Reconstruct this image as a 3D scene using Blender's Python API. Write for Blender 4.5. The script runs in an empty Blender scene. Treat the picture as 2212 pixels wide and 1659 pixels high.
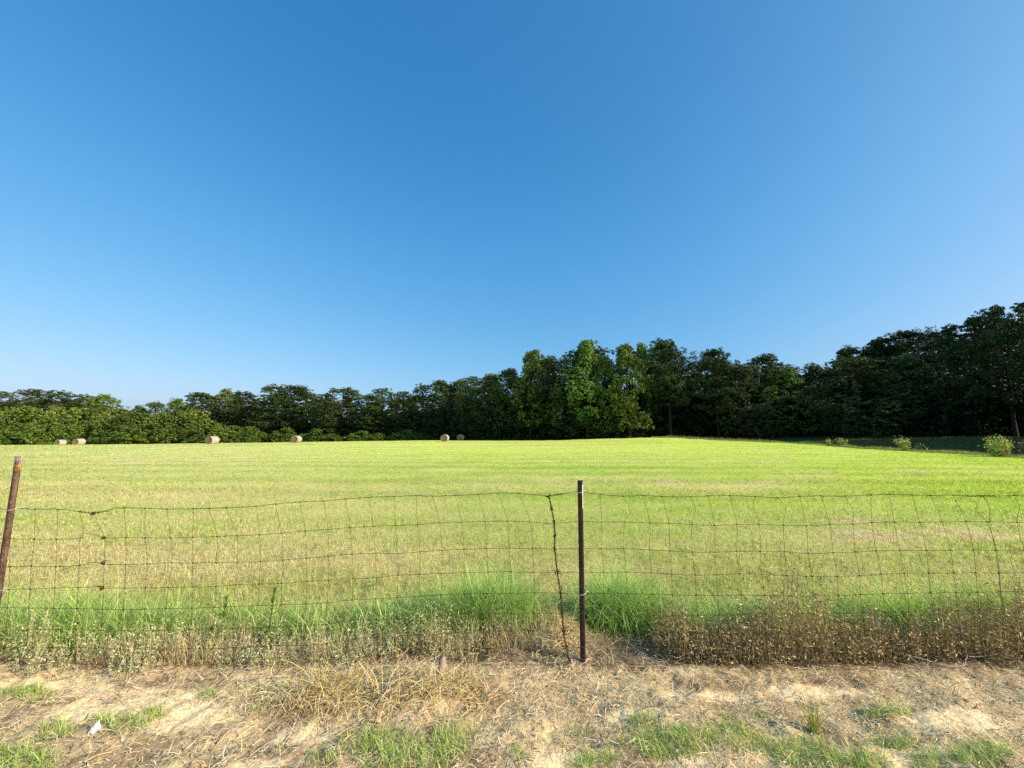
import bpy, math, numpy as np

S = bpy.context.scene
COL = S.collection
rad = math.radians
rng = np.random.default_rng(11)

# ------------------------------------------------------------------ camera constants
FPX, CX, CY = 830.0, 1106.0, 829.5          # focal length and centre, in units of a 2212 px wide picture
PITCH = math.atan(108.5 / FPX)
CP, SP = math.cos(PITCH), math.sin(PITCH)
HC = 1.526                                   # eye height
YF = 2.75                                    # fence stands this far ahead

def slope(py):
    v = (np.asarray(py, float) - CY) / FPX
    return (SP - v * CP) / (CP + v * SP)

def at(px, py, Y):
    """the point at depth Y seen in direction (px, py)"""
    v = (py - CY) / FPX
    k = Y / (CP + v * SP)
    return np.array(((px - CX) / FPX * k, Y, HC + k * (SP - v * CP)))

def ground_at(px, py):
    Y = -HC / float(slope(py))
    return at(px, py, Y)

def project(x, y, z=0.0):
    zc = y * CP + (z - HC) * SP
    zc = np.maximum(zc, 0.05)
    yc = -y * SP + (z - HC) * CP
    return CX + FPX * x / zc, CY - FPX * yc / zc

# ------------------------------------------------------------------ noise
def hash2(i, j, seed):
    h = (i.astype(np.int64) * 374761393 + j.astype(np.int64) * 668265263 + seed * 974634777) & 0xFFFFFFFF
    h = ((h ^ (h >> 13)) * 1274126177) & 0xFFFFFFFF
    h = h ^ (h >> 16)
    return (h & 0xFFFF) / 65535.0

def vnoise(x, y, seed=0):
    xi = np.floor(x); yi = np.floor(y)
    fx = x - xi; fy = y - yi
    fx = fx * fx * (3 - 2 * fx); fy = fy * fy * (3 - 2 * fy)
    a = hash2(xi, yi, seed); b = hash2(xi + 1, yi, seed)
    c = hash2(xi, yi + 1, seed); d = hash2(xi + 1, yi + 1, seed)
    return (a * (1 - fx) + b * fx) * (1 - fy) + (c * (1 - fx) + d * fx) * fy

def fbm(x, y, seed=0, octaves=4):
    s = 0; amp = 0.5; tot = 0
    for o in range(octaves):
        s = s + amp * vnoise(x * 2 ** o + 13.7 * o, y * 2 ** o - 7.3 * o, seed + o); tot += amp; amp *= 0.5
    return s / tot

def sstep(a, b, x):
    t = np.clip((x - a) / (b - a), 0, 1)
    return t * t * (3 - 2 * t)

def lerp(a, b, t):
    t = np.asarray(t)[..., None]
    return np.asarray(a) * (1 - t) + np.asarray(b) * t

# ------------------------------------------------------------------ terrain
LIP = [(-400, 967, 112), (-200, 966, 112), (0, 964.5, 112), (200, 962, 108), (400, 958.5, 100), (640, 955, 96), (900, 951.5, 98),
       (1050, 951, 97), (1200, 951, 84), (1300, 947.5, 79), (1430, 944.5, 76), (1500, 948, 72), (1600, 953, 62),
       (1700, 957, 54), (1850, 968, 42), (2000, 977, 34), (2212, 990, 26), (2450, 1004, 21), (3600, 1090, 11)]
LT = np.array([(p[0] - CX) / FPX * CP for p in LIP])
LY = np.array([p[2] for p in LIP], float)
LH = np.array([HC + p[2] * float(slope(p[1])) for p in LIP])

def lip(x, y):
    t = x / np.maximum(y, 0.5)
    return t, np.interp(t, LT, LY), np.interp(t, LT, LH)

def HM(x, y):
    """large shape of the land"""
    x = np.asarray(x, float); y = np.asarray(y, float)
    t, yl, hl = lip(x, y)
    hl = np.where(t > 2.0, 0.0, hl)
    inside = hl * np.clip(y / yl, 0, 1) ** 3
    d = np.maximum(y - yl, 0)
    left = hl - np.minimum(0.03 * d, 1.6)
    dip = -0.55 * sstep(0, 3.5, d)
    rise = (1.05 - hl) * sstep(3, 32, d)
    right = hl + dip * (1 - sstep(4, 30, d)) + rise
    wr = sstep(0.33, 0.47, t)
    out = left * (1 - wr) + right * wr
    h = np.where(y < yl, inside, out)
    return np.where(y < 0.5, 0.0, h)

HEAP = [(780, 1512, 230, 42, .055), (950, 1500, 90, 30, .03), (1208, 1374, 44, 46, .07)]
def HS(x, y):
    """small bumps near the camera"""
    near = sstep(9.0, 3.2, y)
    n = (fbm(x * 2.2, y * 2.2, 3) - .5) * .07 + (fbm(x * 9, y * 9, 5) - .5) * .028
    n = n + (fbm(x * 30, y * 30, 9, 3) - .5) * .034 * sstep(3.3, 2.8, y)
    far = (fbm(x * .5, y * .5, 21) - .5) * .10 * sstep(1.0, 8.0, y)
    h = n * near + far
    for (px, py, rx, ry, hh) in HEAP:
        c = ground_at(px, py); e = ground_at(px + rx, py); f = ground_at(px, py - ry)
        sx = abs(e[0] - c[0]); sy = abs(f[1] - c[1])
        h = h + hh * np.exp(-((x - c[0]) / sx) ** 2 * 1.3 - ((y - c[1]) / sy) ** 2 * 1.3)
    return h

def H(x, y):
    return HM(x, y) + HS(x, y)

# ------------------------------------------------------------------ ground colours (linear albedo)
SAND = np.array((.86, .69, .37)); DIRT = np.array((.33, .255, .135)); STRAW = np.array((.72, .59, .30))
GOLD = np.array((.70, .53, .17)); GREEN = np.array((.43, .62, .09)); YGREEN = np.array((.66, .83, .13)); TAN = np.array((.86, .76, .31))
SHADE_GREEN = np.array((.06, .13, .03))

GREENP = [(860, 1630, 120, 48), (975, 1612, 60, 36), (125, 1582, 42, 22), (255, 1563, 72, 24), (30, 1645, 90, 30), (60, 1500, 75, 16),
          (1290, 1640, 60, 18), (1450, 1612, 110, 34), (1590, 1598, 120, 42), (1730, 1618, 90, 36), (1830, 1640, 90, 26), (2130, 1630, 80, 34),
          (450, 1502, 34, 10), (330, 1540, 30, 9), (1010, 1585, 40, 14), (1250, 1575, 30, 12), (1950, 1600, 70, 20), (1390, 1560, 30, 10),
          (560, 1535, 20, 9), (700, 1640, 40, 14), (1120, 1630, 30, 14), (1900, 1545, 60, 12), (2010, 1640, 60, 18), (1640, 1540, 30, 8)]
SANDP = [(60, 1488, 120, 22), (200, 1492, 60, 20), (370, 1540, 140, 50), (170, 1540, 90, 22), (640, 1590, 70, 20), (1500, 1500, 90, 16), (1750, 1490, 120, 18), (420, 1500, 70, 22), (560, 1650, 110, 18), (800, 1415, 40, 12),
         (1230, 1640, 120, 26), (1950, 1640, 150, 40), (2080, 1560, 120, 30), (1480, 1650, 70, 14), (1360, 1545, 60, 14)]
GOLDP = [(780, 1512, 230, 44), (950, 1500, 100, 34), (1208, 1370, 48, 46)]

def pmask(px, py, plist, nz):
    m = np.zeros_like(px)
    for (cx, cy, rx, ry) in plist:
        d = np.sqrt(((px - cx) / rx) ** 2 + ((py - cy) / ry) ** 2)
        m = np.maximum(m, sstep(1.25, .55, d + (nz - .5) * 1.3))
    return m

def zone(x, y):
    """masks of the verge: green patches, sand, gold straw"""
    px, py = project(x, y)
    nz = fbm(x * 6, y * 6, 31)
    return pmask(px, py, GREENP, nz), pmask(px, py, SANDP, nz), pmask(px, py, GOLDP, nz)

def field_green(x, y):
    """0 = dry cut straw, 1 = fresh green"""
    n = fbm(x * .35, y * 1.0, 41) - .5
    n2 = fbm(x * .06 + y * .02, y * .28, 47) - .5
    n3 = fbm(x * 1.6, y * 3.2, 53, 3) - .5
    base = np.interp(y, [3.2, 3.9, 4.6, 5.6, 6.8, 8.0, 9.0, 10.2, 11.5, 14, 20, 40, 90], [.60, .34, .20, .27, .52, .68, .62, .40, .56, .68, .74, .80, .86])
    side = .14 * sstep(-.2, .9, x / np.maximum(y, 1)) - .10 * sstep(0, -1.0, x / np.maximum(y, 1))
    g = base + side + n * .75 + n2 * .7 + n3 * .45
    # pale hay left lying on the right of the field
    for (px, py, rx, ry) in HAYLEFT:
        c = ground_at(px, py); e = ground_at(px + rx, py); f = ground_at(px, py - ry)
        sx = abs(e[0] - c[0]); sy = abs(f[1] - c[1])
        g = g - .7 * np.exp(-((x - c[0]) / sx) ** 2 - ((y - c[1]) / sy) ** 2) * (.3 + 1.4 * vnoise(x * 3, y * 3, 77))
    return np.clip(g, 0, 1)
HAYLEFT = [(1500, 1050, 110, 3.5), (1650, 1045, 70, 4), (1720, 1034, 55, 4), (1770, 1024, 25, 3), (1660, 1002, 26, 3), (1690, 990, 20, 2),
           (1430, 1040, 20, 3), (1975, 1022, 30, 3), (2080, 1155, 70, 12), (1850, 1128, 60, 6), (1880, 1160, 80, 8)]

def field_col(x, y, g):
    t = x / np.maximum(y, 1)
    gr = lerp(GREEN, YGREEN, np.clip(sstep(5, 45, y) * .8 + .25 * vnoise(x * .2, y * .7, 91), 0, 1))
    gr = lerp(gr, np.array((.60, .78, .09)), sstep(.1, 1.1, t) * .8 * sstep(5, 14, y))
    gr = lerp(gr, np.array((.72, .80, .26)), sstep(-.0, -1.0, t) * .7 * sstep(5, 14, y))
    # mowing streaks running across the view
    u = y + .05 * x + 1.2 * (fbm(x * .08, y * .1, 95) - .5)
    k = (1 + .10 * np.sin(u * 2.3) * sstep(6, 12, y) * (.3 + vnoise(x * .05, u * .4, 96))) * (1 + .10 * (fbm(x * .03, u * .6, 98) - .5) * 2)
    return np.clip(lerp(TAN, gr, g) * k[..., None], 0, .92)

def ground_col(x, y):
    gm, sm, om = zone(x, y)
    n = fbm(x * 5, y * 5, 61); n2 = fbm(x * 20, y * 20, 67, 3)
    verge = lerp(DIRT, STRAW, np.clip((n - .25) * 1.6, 0, 1))
    verge = lerp(verge, SAND, sm * .9); verge = lerp(verge, np.array((.22, .15, .06)), om * .8); verge = lerp(verge, DIRT * .8, gm * .6)  # heap mask paints the ground dark, as shaded gaps between the straws
    verge = np.clip(verge * (.85 + .5 * n2)[..., None], 0, .93)
    g = field_green(x, y)
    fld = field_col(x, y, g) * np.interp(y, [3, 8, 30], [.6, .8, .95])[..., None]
    t, yl, hl = lip(x, y)
    rough = lerp(SHADE_GREEN, np.array((.11, .12, .035)), np.clip((fbm(x * .15, y * .5, 71) - .3) * 2, 0, 1))  # strip beyond the field edge, its shade painted into the green
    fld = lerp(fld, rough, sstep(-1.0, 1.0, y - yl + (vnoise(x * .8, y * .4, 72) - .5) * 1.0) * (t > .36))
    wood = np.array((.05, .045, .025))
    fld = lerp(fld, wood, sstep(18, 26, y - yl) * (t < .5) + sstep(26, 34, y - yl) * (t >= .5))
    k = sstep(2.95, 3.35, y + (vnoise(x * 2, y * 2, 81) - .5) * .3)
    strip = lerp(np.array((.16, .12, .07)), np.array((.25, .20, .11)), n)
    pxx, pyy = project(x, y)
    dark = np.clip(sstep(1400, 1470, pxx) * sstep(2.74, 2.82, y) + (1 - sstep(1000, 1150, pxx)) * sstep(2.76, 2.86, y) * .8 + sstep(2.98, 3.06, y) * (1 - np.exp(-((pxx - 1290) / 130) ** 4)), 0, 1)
    strip = lerp(strip, np.array((.055, .042, .022)), dark)  # shade between the stems painted onto the soil under weeds, brush and grass
    k = sstep(3.25, 3.6, y + (vnoise(x * 2, y * 2, 81) - .5) * .3)
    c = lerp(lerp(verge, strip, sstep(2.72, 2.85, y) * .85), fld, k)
    return c

# ------------------------------------------------------------------ materials
def nodes_of(m):
    m.use_nodes = True
    nt = m.node_tree
    return nt, nt.nodes, nt.links

def attr_mat(name, rough=.7, trans=0.0, bend=False, objvar=0.0, noise=0.0, nscale=40.0, bump=0.0, spec=.25):
    m = bpy.data.materials.new(name)
    nt, N, L = nodes_of(m)
    b = N['Principled BSDF']; out = N['Material Output']
    b.inputs['Roughness'].default_value = rough
    b.inputs['Specular IOR Level'].default_value = spec
    a = N.new('ShaderNodeVertexColor'); a.layer_name = 'Col'
    col = a.outputs['Color']
    if noise > 0:
        g = N.new('ShaderNodeNewGeometry')
        t = N.new('ShaderNodeTexNoise'); t.inputs['Scale'].default_value = nscale; t.inputs['Detail'].default_value = 6; t.inputs['Roughness'].default_value = .65
        L.new(g.outputs['Position'], t.inputs['Vector'])
        r = N.new('ShaderNodeMapRange'); r.inputs[1].default_value = .3; r.inputs[2].default_value = .7; r.inputs[3].default_value = 1 - noise; r.inputs[4].default_value = 1 + noise
        L.new(t.outputs['Fac'], r.inputs[0])
        x = N.new('ShaderNodeMix'); x.data_type = 'RGBA'; x.blend_type = 'MULTIPLY'; x.inputs[0].default_value = 1
        L.new(col, x.inputs[6]); L.new(r.outputs[0], x.inputs[7]); col = x.outputs[2]
        if bump > 0:
            bm = N.new('ShaderNodeBump'); bm.inputs['Strength'].default_value = bump; bm.inputs['Distance'].default_value = .02
            L.new(t.outputs['Fac'], bm.inputs['Height']); L.new(bm.outputs[0], b.inputs['Normal'])
    if objvar > 0:
        oi = N.new('ShaderNodeObjectInfo')
        hsv = N.new('ShaderNodeHueSaturation')
        r1 = N.new('ShaderNodeMapRange'); r1.inputs[3].default_value = .5 - .008 * objvar; r1.inputs[4].default_value = .5 + .012 * objvar
        r2 = N.new('ShaderNodeMapRange'); r2.inputs[3].default_value = 1 - .3 * objvar; r2.inputs[4].default_value = 1 + .25 * objvar
        L.new(oi.outputs['Random'], r1.inputs[0]); L.new(oi.outputs['Random'], r2.inputs[0])
        L.new(r1.outputs[0], hsv.inputs['Hue']); L.new(r2.outputs[0], hsv.inputs['Value']); L.new(col, hsv.inputs['Color']); col = hsv.outputs[0]
    L.new(col, b.inputs['Base Color'])
    nrm = None
    if bend:          # blades far off stand so thick that their shading follows the turf as a whole
        g2 = N.new('ShaderNodeNewGeometry')
        mv = N.new('ShaderNodeMix'); mv.data_type = 'VECTOR'; mv.inputs[5].default_value = (0, 0, 1)
        L.new(a.outputs['Alpha'], mv.inputs[0]); L.new(g2.outputs['Normal'], mv.inputs[4])
        nn = N.new('ShaderNodeVectorMath'); nn.operation = 'NORMALIZE'; L.new(mv.outputs[1], nn.inputs[0])
        nrm = nn.outputs[0]; L.new(nrm, b.inputs['Normal'])
    if trans > 0:
        tr = N.new('ShaderNodeBsdfTranslucent'); L.new(col, tr.inputs['Color'])
        mx = N.new('ShaderNodeMixShader'); mx.inputs[0].default_value = trans
        L.new(b.outputs[0], mx.inputs[1]); L.new(tr.outputs[0], mx.inputs[2]); L.new(mx.outputs[0], out.inputs['Surface'])
    return m

def noise_mat(name, c1, c2, scale=20, rough=.7, metal=0.0, bump=.2, stretch=(1, 1, 1), lo=.35, hi=.65, coords='Object'):
    m = bpy.data.materials.new(name)
    nt, N, L = nodes_of(m)
    b = N['Principled BSDF']
    b.inputs['Roughness'].default_value = rough; b.inputs['Metallic'].default_value = metal; b.inputs['Specular IOR Level'].default_value = .3
    tc = N.new('ShaderNodeTexCoord'); mp = N.new('ShaderNodeMapping'); mp.inputs['Scale'].default_value = stretch
    t = N.new('ShaderNodeTexNoise'); t.inputs['Scale'].default_value = scale; t.inputs['Detail'].default_value = 6; t.inputs['Roughness'].default_value = .65
    cr = N.new('ShaderNodeValToRGB')
    cr.color_ramp.elements[0].position = lo; cr.color_ramp.elements[0].color = (*c1, 1)
    cr.color_ramp.elements[1].position = hi; cr.color_ramp.elements[1].color = (*c2, 1)
    L.new(tc.outputs[coords], mp.inputs[0]); L.new(mp.outputs[0], t.inputs['Vector']); L.new(t.outputs['Fac'], cr.inputs[0]); L.new(cr.outputs[0], b.inputs['Base Color'])
    if bump > 0:
        bm = N.new('ShaderNodeBump'); bm.inputs['Strength'].default_value = bump; bm.inputs['Distance'].default_value = .01
        L.new(t.outputs['Fac'], bm.inputs['Height']); L.new(bm.outputs[0], b.inputs['Normal'])
    return m

M_ground = attr_mat('soil_and_stubble', .95, noise=.45, nscale=55, bump=.6, spec=.1)
M_blade = attr_mat('grass_blade', .5, trans=.34, spec=.3)
M_field = attr_mat('field_blade', .6, trans=.5, bend=True, spec=.2)
M_dry = attr_mat('dry_stem', .75, trans=.12, spec=.2)
M_leaf = attr_mat('tree_leaf', .55, trans=.10, objvar=1.0, spec=.22)
M_needle = attr_mat('pine_needle', .6, trans=.06, objvar=1.0, spec=.2)
M_sap = attr_mat('sapling_leaf', .5, trans=.3, spec=.3)
M_bark = noise_mat('pine_bark', (.02, .015, .011), (.065, .048, .034), 6, .9, stretch=(3, 3, .6))
M_steel = noise_mat('rusty_post_paint', (.028, .014, .010), (.085, .045, .030), 45, .65, bump=.3, stretch=(1, 1, .35))
M_steel2 = noise_mat('weathered_post_paint', (.075, .05, .032), (.19, .125, .08), 45, .75, bump=.3, stretch=(1, 1, .35))
M_white = noise_mat('chipped_white_paint', (.24, .15, .07), (.70, .66, .58), 40, .6, bump=.2, stretch=(1, 1, .5), lo=.34, hi=.44)
M_yellow = noise_mat('rust_stained_paint', (.42, .20, .04), (.70, .50, .20), 40, .7, bump=.2)
M_wire = noise_mat('rusty_wire', (.022, .012, .008), (.075, .036, .02), 60, .75, bump=0, coords='Generated')
M_wire2 = noise_mat('rusty_wire_brown', (.035, .02, .011), (.09, .048, .024), 60, .75, bump=0, coords='Generated')
M_clip = noise_mat('galvanised_clip', (.45, .44, .42), (.75, .74, .72), 30, .4, metal=.3, bump=0)
M_wood = noise_mat('grey_wood', (.22, .175, .115), (.48, .41, .29), 30, .85, stretch=(1, 1, .2))
M_twig = noise_mat('pale_twig', (.40, .32, .22), (.66, .58, .46), 40, .8, bump=0)
M_paper = noise_mat('white_scrap', (.72, .72, .75), (.86, .86, .88), 30, .6)
M_stone = noise_mat('pale_stone', (.50, .43, .33), (.72, .66, .55), 30, .9)

# ------------------------------------------------------------------ mesh helpers
def mesh_np(name, V, F, mat, C=None, smooth=False, alpha=None):
    V = np.asarray(V, np.float32).reshape(-1, 3); F = np.asarray(F, np.int32)
    k = F.shape[1]
    me = bpy.data.meshes.new(name)
    me.vertices.add(len(V)); me.vertices.foreach_set('co', V.ravel())
    me.loops.add(F.size); me.loops.foreach_set('vertex_index', F.ravel())
    me.polygons.add(len(F))
    me.polygons.foreach_set('loop_start', np.arange(0, F.size, k, dtype=np.int32))
    if smooth:
        me.polygons.foreach_set('use_smooth', np.ones(len(F), bool))
    if C is not None:
        ca = me.color_attributes.new('Col', 'FLOAT_COLOR', 'POINT')
        c4 = np.ones((len(V), 4), np.float32); c4[:, :3] = C
        if alpha is not None: c4[:, 3] = alpha
        ca.data.foreach_set('color', c4.ravel())
    me.update(calc_edges=True)
    me.materials.append(mat)
    return me

class Acc:
    def __init__(s): s.V = []; s.F = []; s.C = []; s.n = 0
    def add(s, V, F, C=None):
        V = np.asarray(V, float).reshape(-1, 3); F = np.asarray(F, int)
        s.V.append(V); s.F.append(F + s.n); s.n += len(V)
        if C is not None: s.C.append(np.broadcast_to(np.asarray(C, float), (len(V), 3)))
    def mesh(s, name, mat, smooth=False):
        return mesh_np(name, np.concatenate(s.V), np.concatenate(s.F), mat, np.concatenate(s.C) if s.C else None, smooth)

def link(name, me, parent=None, loc=None):
    o = bpy.data.objects.new(name, me); COL.objects.link(o)
    if parent is not None: o.parent = parent
    if loc is not None: o.location = loc
    return o

def tag(o, label=None, cat=None, group=None, kind=None):
    if label: o['label'] = label
    if cat: o['category'] = cat
    if group: o['group'] = group
    if kind: o['kind'] = kind
    return o

def thing(name, loc, label, cat, group=None, rotz=0.0):
    o = link(name, None, None, loc); o.rotation_euler = (0, 0, rotz); o.empty_display_size = .2
    return tag(o, label, cat, group)

def tube(pts, radii, n=6, cap=True):
    P = np.asarray(pts, float); R = np.broadcast_to(np.asarray(radii, float), (len(P),))
    T = np.gradient(P, axis=0); T /= np.linalg.norm(T, axis=1)[:, None] + 1e-12
    ref = np.where(np.abs(T[:, 2:3]) > .9, np.array([[1.0, 0, 0]]), np.array([[0, 0, 1.0]]))
    A = np.cross(T, ref); A /= np.linalg.norm(A, axis=1)[:, None] + 1e-12
    for i in range(1, len(A)):                 # keep the frame from flipping
        if A[i] @ A[i - 1] < 0: A[i] = -A[i]
    B = np.cross(T, A)
    th = np.arange(n) * 2 * math.pi / n
    V = P[:, None, :] + R[:, None, None] * (np.cos(th)[None, :, None] * A[:, None, :] + np.sin(th)[None, :, None] * B[:, None, :])
    V = V.reshape(-1, 3)
    i = np.arange(len(P) - 1)[:, None] * n; j = np.arange(n)[None, :]; j2 = (j + 1) % n
    F = np.stack([i + j, i + j2, i + n + j2, i + n + j], -1).reshape(-1, 4)
    return V, F

def smooth_path(pts, per=6):
    P = np.asarray(pts, float)
    Q = np.vstack([2 * P[0] - P[1], P, 2 * P[-1] - P[-2]])
    out = []
    for i in range(1, len(Q) - 2):
        for t in np.linspace(0, 1, per, endpoint=False):
            a, b, c, d = Q[i - 1], Q[i], Q[i + 1], Q[i + 2]
            out.append(.5 * ((2 * b) + (c - a) * t + (2 * a - 5 * b + 4 * c - d) * t ** 2 + (-a + 3 * b - 3 * c + d) * t ** 3))
    out.append(Q[-2]); return np.array(out)

def ribbons(P, az, L, w, bend, elev, col, nseg=3, curl=None, tip=.12, twist=None):
    """many leaf-like ribbons: start P, heading az, starting elevation elev (radians), length L, bending down by bend radians in all"""
    n = len(P)
    pts = [P.astype(float)]; e = np.asarray(elev, float).copy(); a = np.asarray(az, float).copy()
    if curl is None: curl = np.zeros(n)
    for s in range(nseg):
        d = np.stack([np.cos(a) * np.cos(e), np.sin(a) * np.cos(e), np.sin(e)], -1)
        pts.append(pts[-1] + d * (L / nseg)[:, None])
        e = e - bend / nseg; a = a + curl / nseg
    tw = rng.uniform(0, math.pi, n) if twist is None else rng.uniform(-1, 1, n) * twist
    W = np.stack([-np.sin(az) * np.cos(tw) + np.cos(az) * np.sin(tw) * .5, np.cos(az) * np.cos(tw) + np.sin(az) * np.sin(tw) * .5, np.sin(tw) * .5 * np.cos(elev)], -1)
    W /= np.linalg.norm(W, axis=1)[:, None] + 1e-9
    V = np.empty((n, nseg + 1, 2, 3))
    for s in range(nseg + 1):
        f = 1 - (1 - tip) * (s / nseg) ** 1.6
        hw = (w * f * .5)[:, None] * W
        V[:, s, 0] = pts[s] - hw; V[:, s, 1] = pts[s] + hw
    base = (np.arange(n) * (nseg + 1) * 2)[:, None]
    k = (np.arange(nseg) * 2)[None, :]
    F = np.stack([base + k, base + k + 1, base + k + 3, base + k + 2], -1).reshape(-1, 4)
    C = np.repeat(col, (nseg + 1) * 2, axis=0)
    return V.reshape(-1, 3), F, C

def cards(c, size, col, aspect=.55, up=.0, n_axis=None):
    """diamond shaped leaves at the points c"""
    n = len(c)
    nrm = rng.normal(size=(n, 3))
    if n_axis is None: nrm[:, 2] = np.abs(nrm[:, 2]) + up
    else: nrm = nrm * .55 + n_axis; nrm[:, 2] += up
    nrm /= np.linalg.norm(nrm, axis=1)[:, None]
    t = np.cross(nrm, rng.normal(size=(n, 3))); t /= np.linalg.norm(t, axis=1)[:, None] + 1e-9
    b = np.cross(nrm, t)
    a = np.broadcast_to(size, (n,))[:, None]
    V = np.stack([c + t * a, c + b * a * aspect, c - t * a, c - b * a * aspect], 1).reshape(-1, 3)
    F = np.arange(4 * n).reshape(n, 4)
    return V, F, np.repeat(col, 4, axis=0)

def jit(col, n, s=.18):
    v = rng.normal(1, s, (n, 1)).clip(.5, 1.6)
    return np.clip(np.broadcast_to(col, (n, 3)) * v * rng.normal(1, s * .35, (n, 3)), .002, .95)

# ------------------------------------------------------------------ sky, sun, camera
SUN_EL, SUN_AZ = rad(30), rad(-22)            # azimuth measured from +x (right) towards +y (ahead)
w = bpy.data.worlds.new('World'); S.world = w; w.use_nodes = True
N = w.node_tree.nodes; L = w.node_tree.links
sky = N.new('ShaderNodeTexSky'); sky.sky_type = 'NISHITA'; sky.sun_disc = False
sky.sun_elevation = SUN_EL
sky.sun_rotation = rad(90) - SUN_AZ
sky.air_density = 1.0; sky.dust_density = 2.0; sky.ozone_density = 3.0
# clear deep summer blue: a gain and a contrast for each channel of the physical sky
SKY_S = .12
v1 = N.new('ShaderNodeVectorMath'); v1.operation = 'SCALE'; v1.inputs['Scale'].default_value = SKY_S
v2 = N.new('ShaderNodeVectorMath'); v2.operation = 'POWER'; v2.inputs[1].default_value = (1.36, .70, .45)
v3 = N.new('ShaderNodeVectorMath'); v3.operation = 'MULTIPLY'; v3.inputs[1].default_value = (1.50 / SKY_S, .985 / SKY_S, 1.05 / SKY_S)
L.new(sky.outputs[0], v1.inputs[0]); L.new(v1.outputs[0], v2.inputs[0]); L.new(v2.outputs[0], v3.inputs[0])
tc = N.new('ShaderNodeTexCoord'); sx = N.new('ShaderNodeSeparateXYZ'); L.new(tc.outputs['Generated'], sx.inputs[0])
mr = N.new('ShaderNodeMapRange'); mr.interpolation_type = 'SMOOTHSTEP'     # summer haze: a little more light below the zenith
mr.inputs[1].default_value = .80; mr.inputs[2].default_value = .36; mr.inputs[3].default_value = .97; mr.inputs[4].default_value = 1.12
L.new(sx.outputs['Z'], mr.inputs[0])
v4 = N.new('ShaderNodeVectorMath'); v4.operation = 'SCALE'; L.new(v3.outputs[0], v4.inputs[0]); L.new(mr.outputs[0], v4.inputs['Scale'])
L.new(v4.outputs[0], N['Background'].inputs[0]); N['Background'].inputs[1].default_value = SKY_S
sd = bpy.data.lights.new('sun', 'SUN'); sd.energy = 5.0; sd.angle = rad(.53); sd.color = (1.0, .95, .80)
so = link('sun', sd)
from mathutils import Vector
sv = Vector((math.cos(SUN_EL) * math.cos(SUN_AZ), math.cos(SUN_EL) * math.sin(SUN_AZ), math.sin(SUN_EL)))
so.rotation_euler = (-sv).to_track_quat('-Z', 'Y').to_euler()
cd = bpy.data.cameras.new('camera'); cd.sensor_width = 36; cd.lens = FPX / 2212 * 36; cd.clip_end = 3000; cd.clip_start = .05
co = link('camera', cd, None, (0, 0, HC)); co.rotation_euler = (rad(90) + PITCH, 0, 0)
S.camera = co
S.view_settings.view_transform = 'Standard'; S.view_settings.look = 'None'; S.view_settings.exposure = 0
S.cycles.max_bounces = 6; S.cycles.diffuse_bounces = 1; S.cycles.transmission_bounces = 4; S.cycles.glossy_bounces = 2
try: S.cycles.use_denoising = False
except Exception: pass

# ------------------------------------------------------------------ ground sheet
def axis(fine0, fine1, step, lo, hi, grow=1.12):
    a = list(np.arange(fine0, fine1, step))
    s = step; x = a[-1]
    while x < hi: s *= grow; s = min(s, max(step, abs(x) * .06 + .02)) if s > 1 else s; x += s; a.append(x)
    s = step; x = a[0]; pre = []
    while x > lo: s *= grow; x -= s; pre.append(x)
    return np.array(pre[::-1] + a)
xs = axis(-3.4, 3.4, .022, -900, 900, 1.07); ys = axis(1.0, 3.6, .020, -60, 1400, 1.05)
GX, GY = np.meshgrid(xs, ys)
GZ = H(GX, GY)
GC = ground_col(GX.ravel(), GY.ravel())
nx, ny = len(xs), len(ys)
ii = (np.arange(ny - 1)[:, None] * nx + np.arange(nx - 1)[None, :])
GF = np.stack([ii, ii + 1, ii + nx + 1, ii + nx], -1).reshape(-1, 4)
g = link('ground', mesh_np('ground', np.stack([GX.ravel(), GY.ravel(), GZ.ravel()], -1), GF, M_ground, GC, True))
tag(g, kind='structure')

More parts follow.
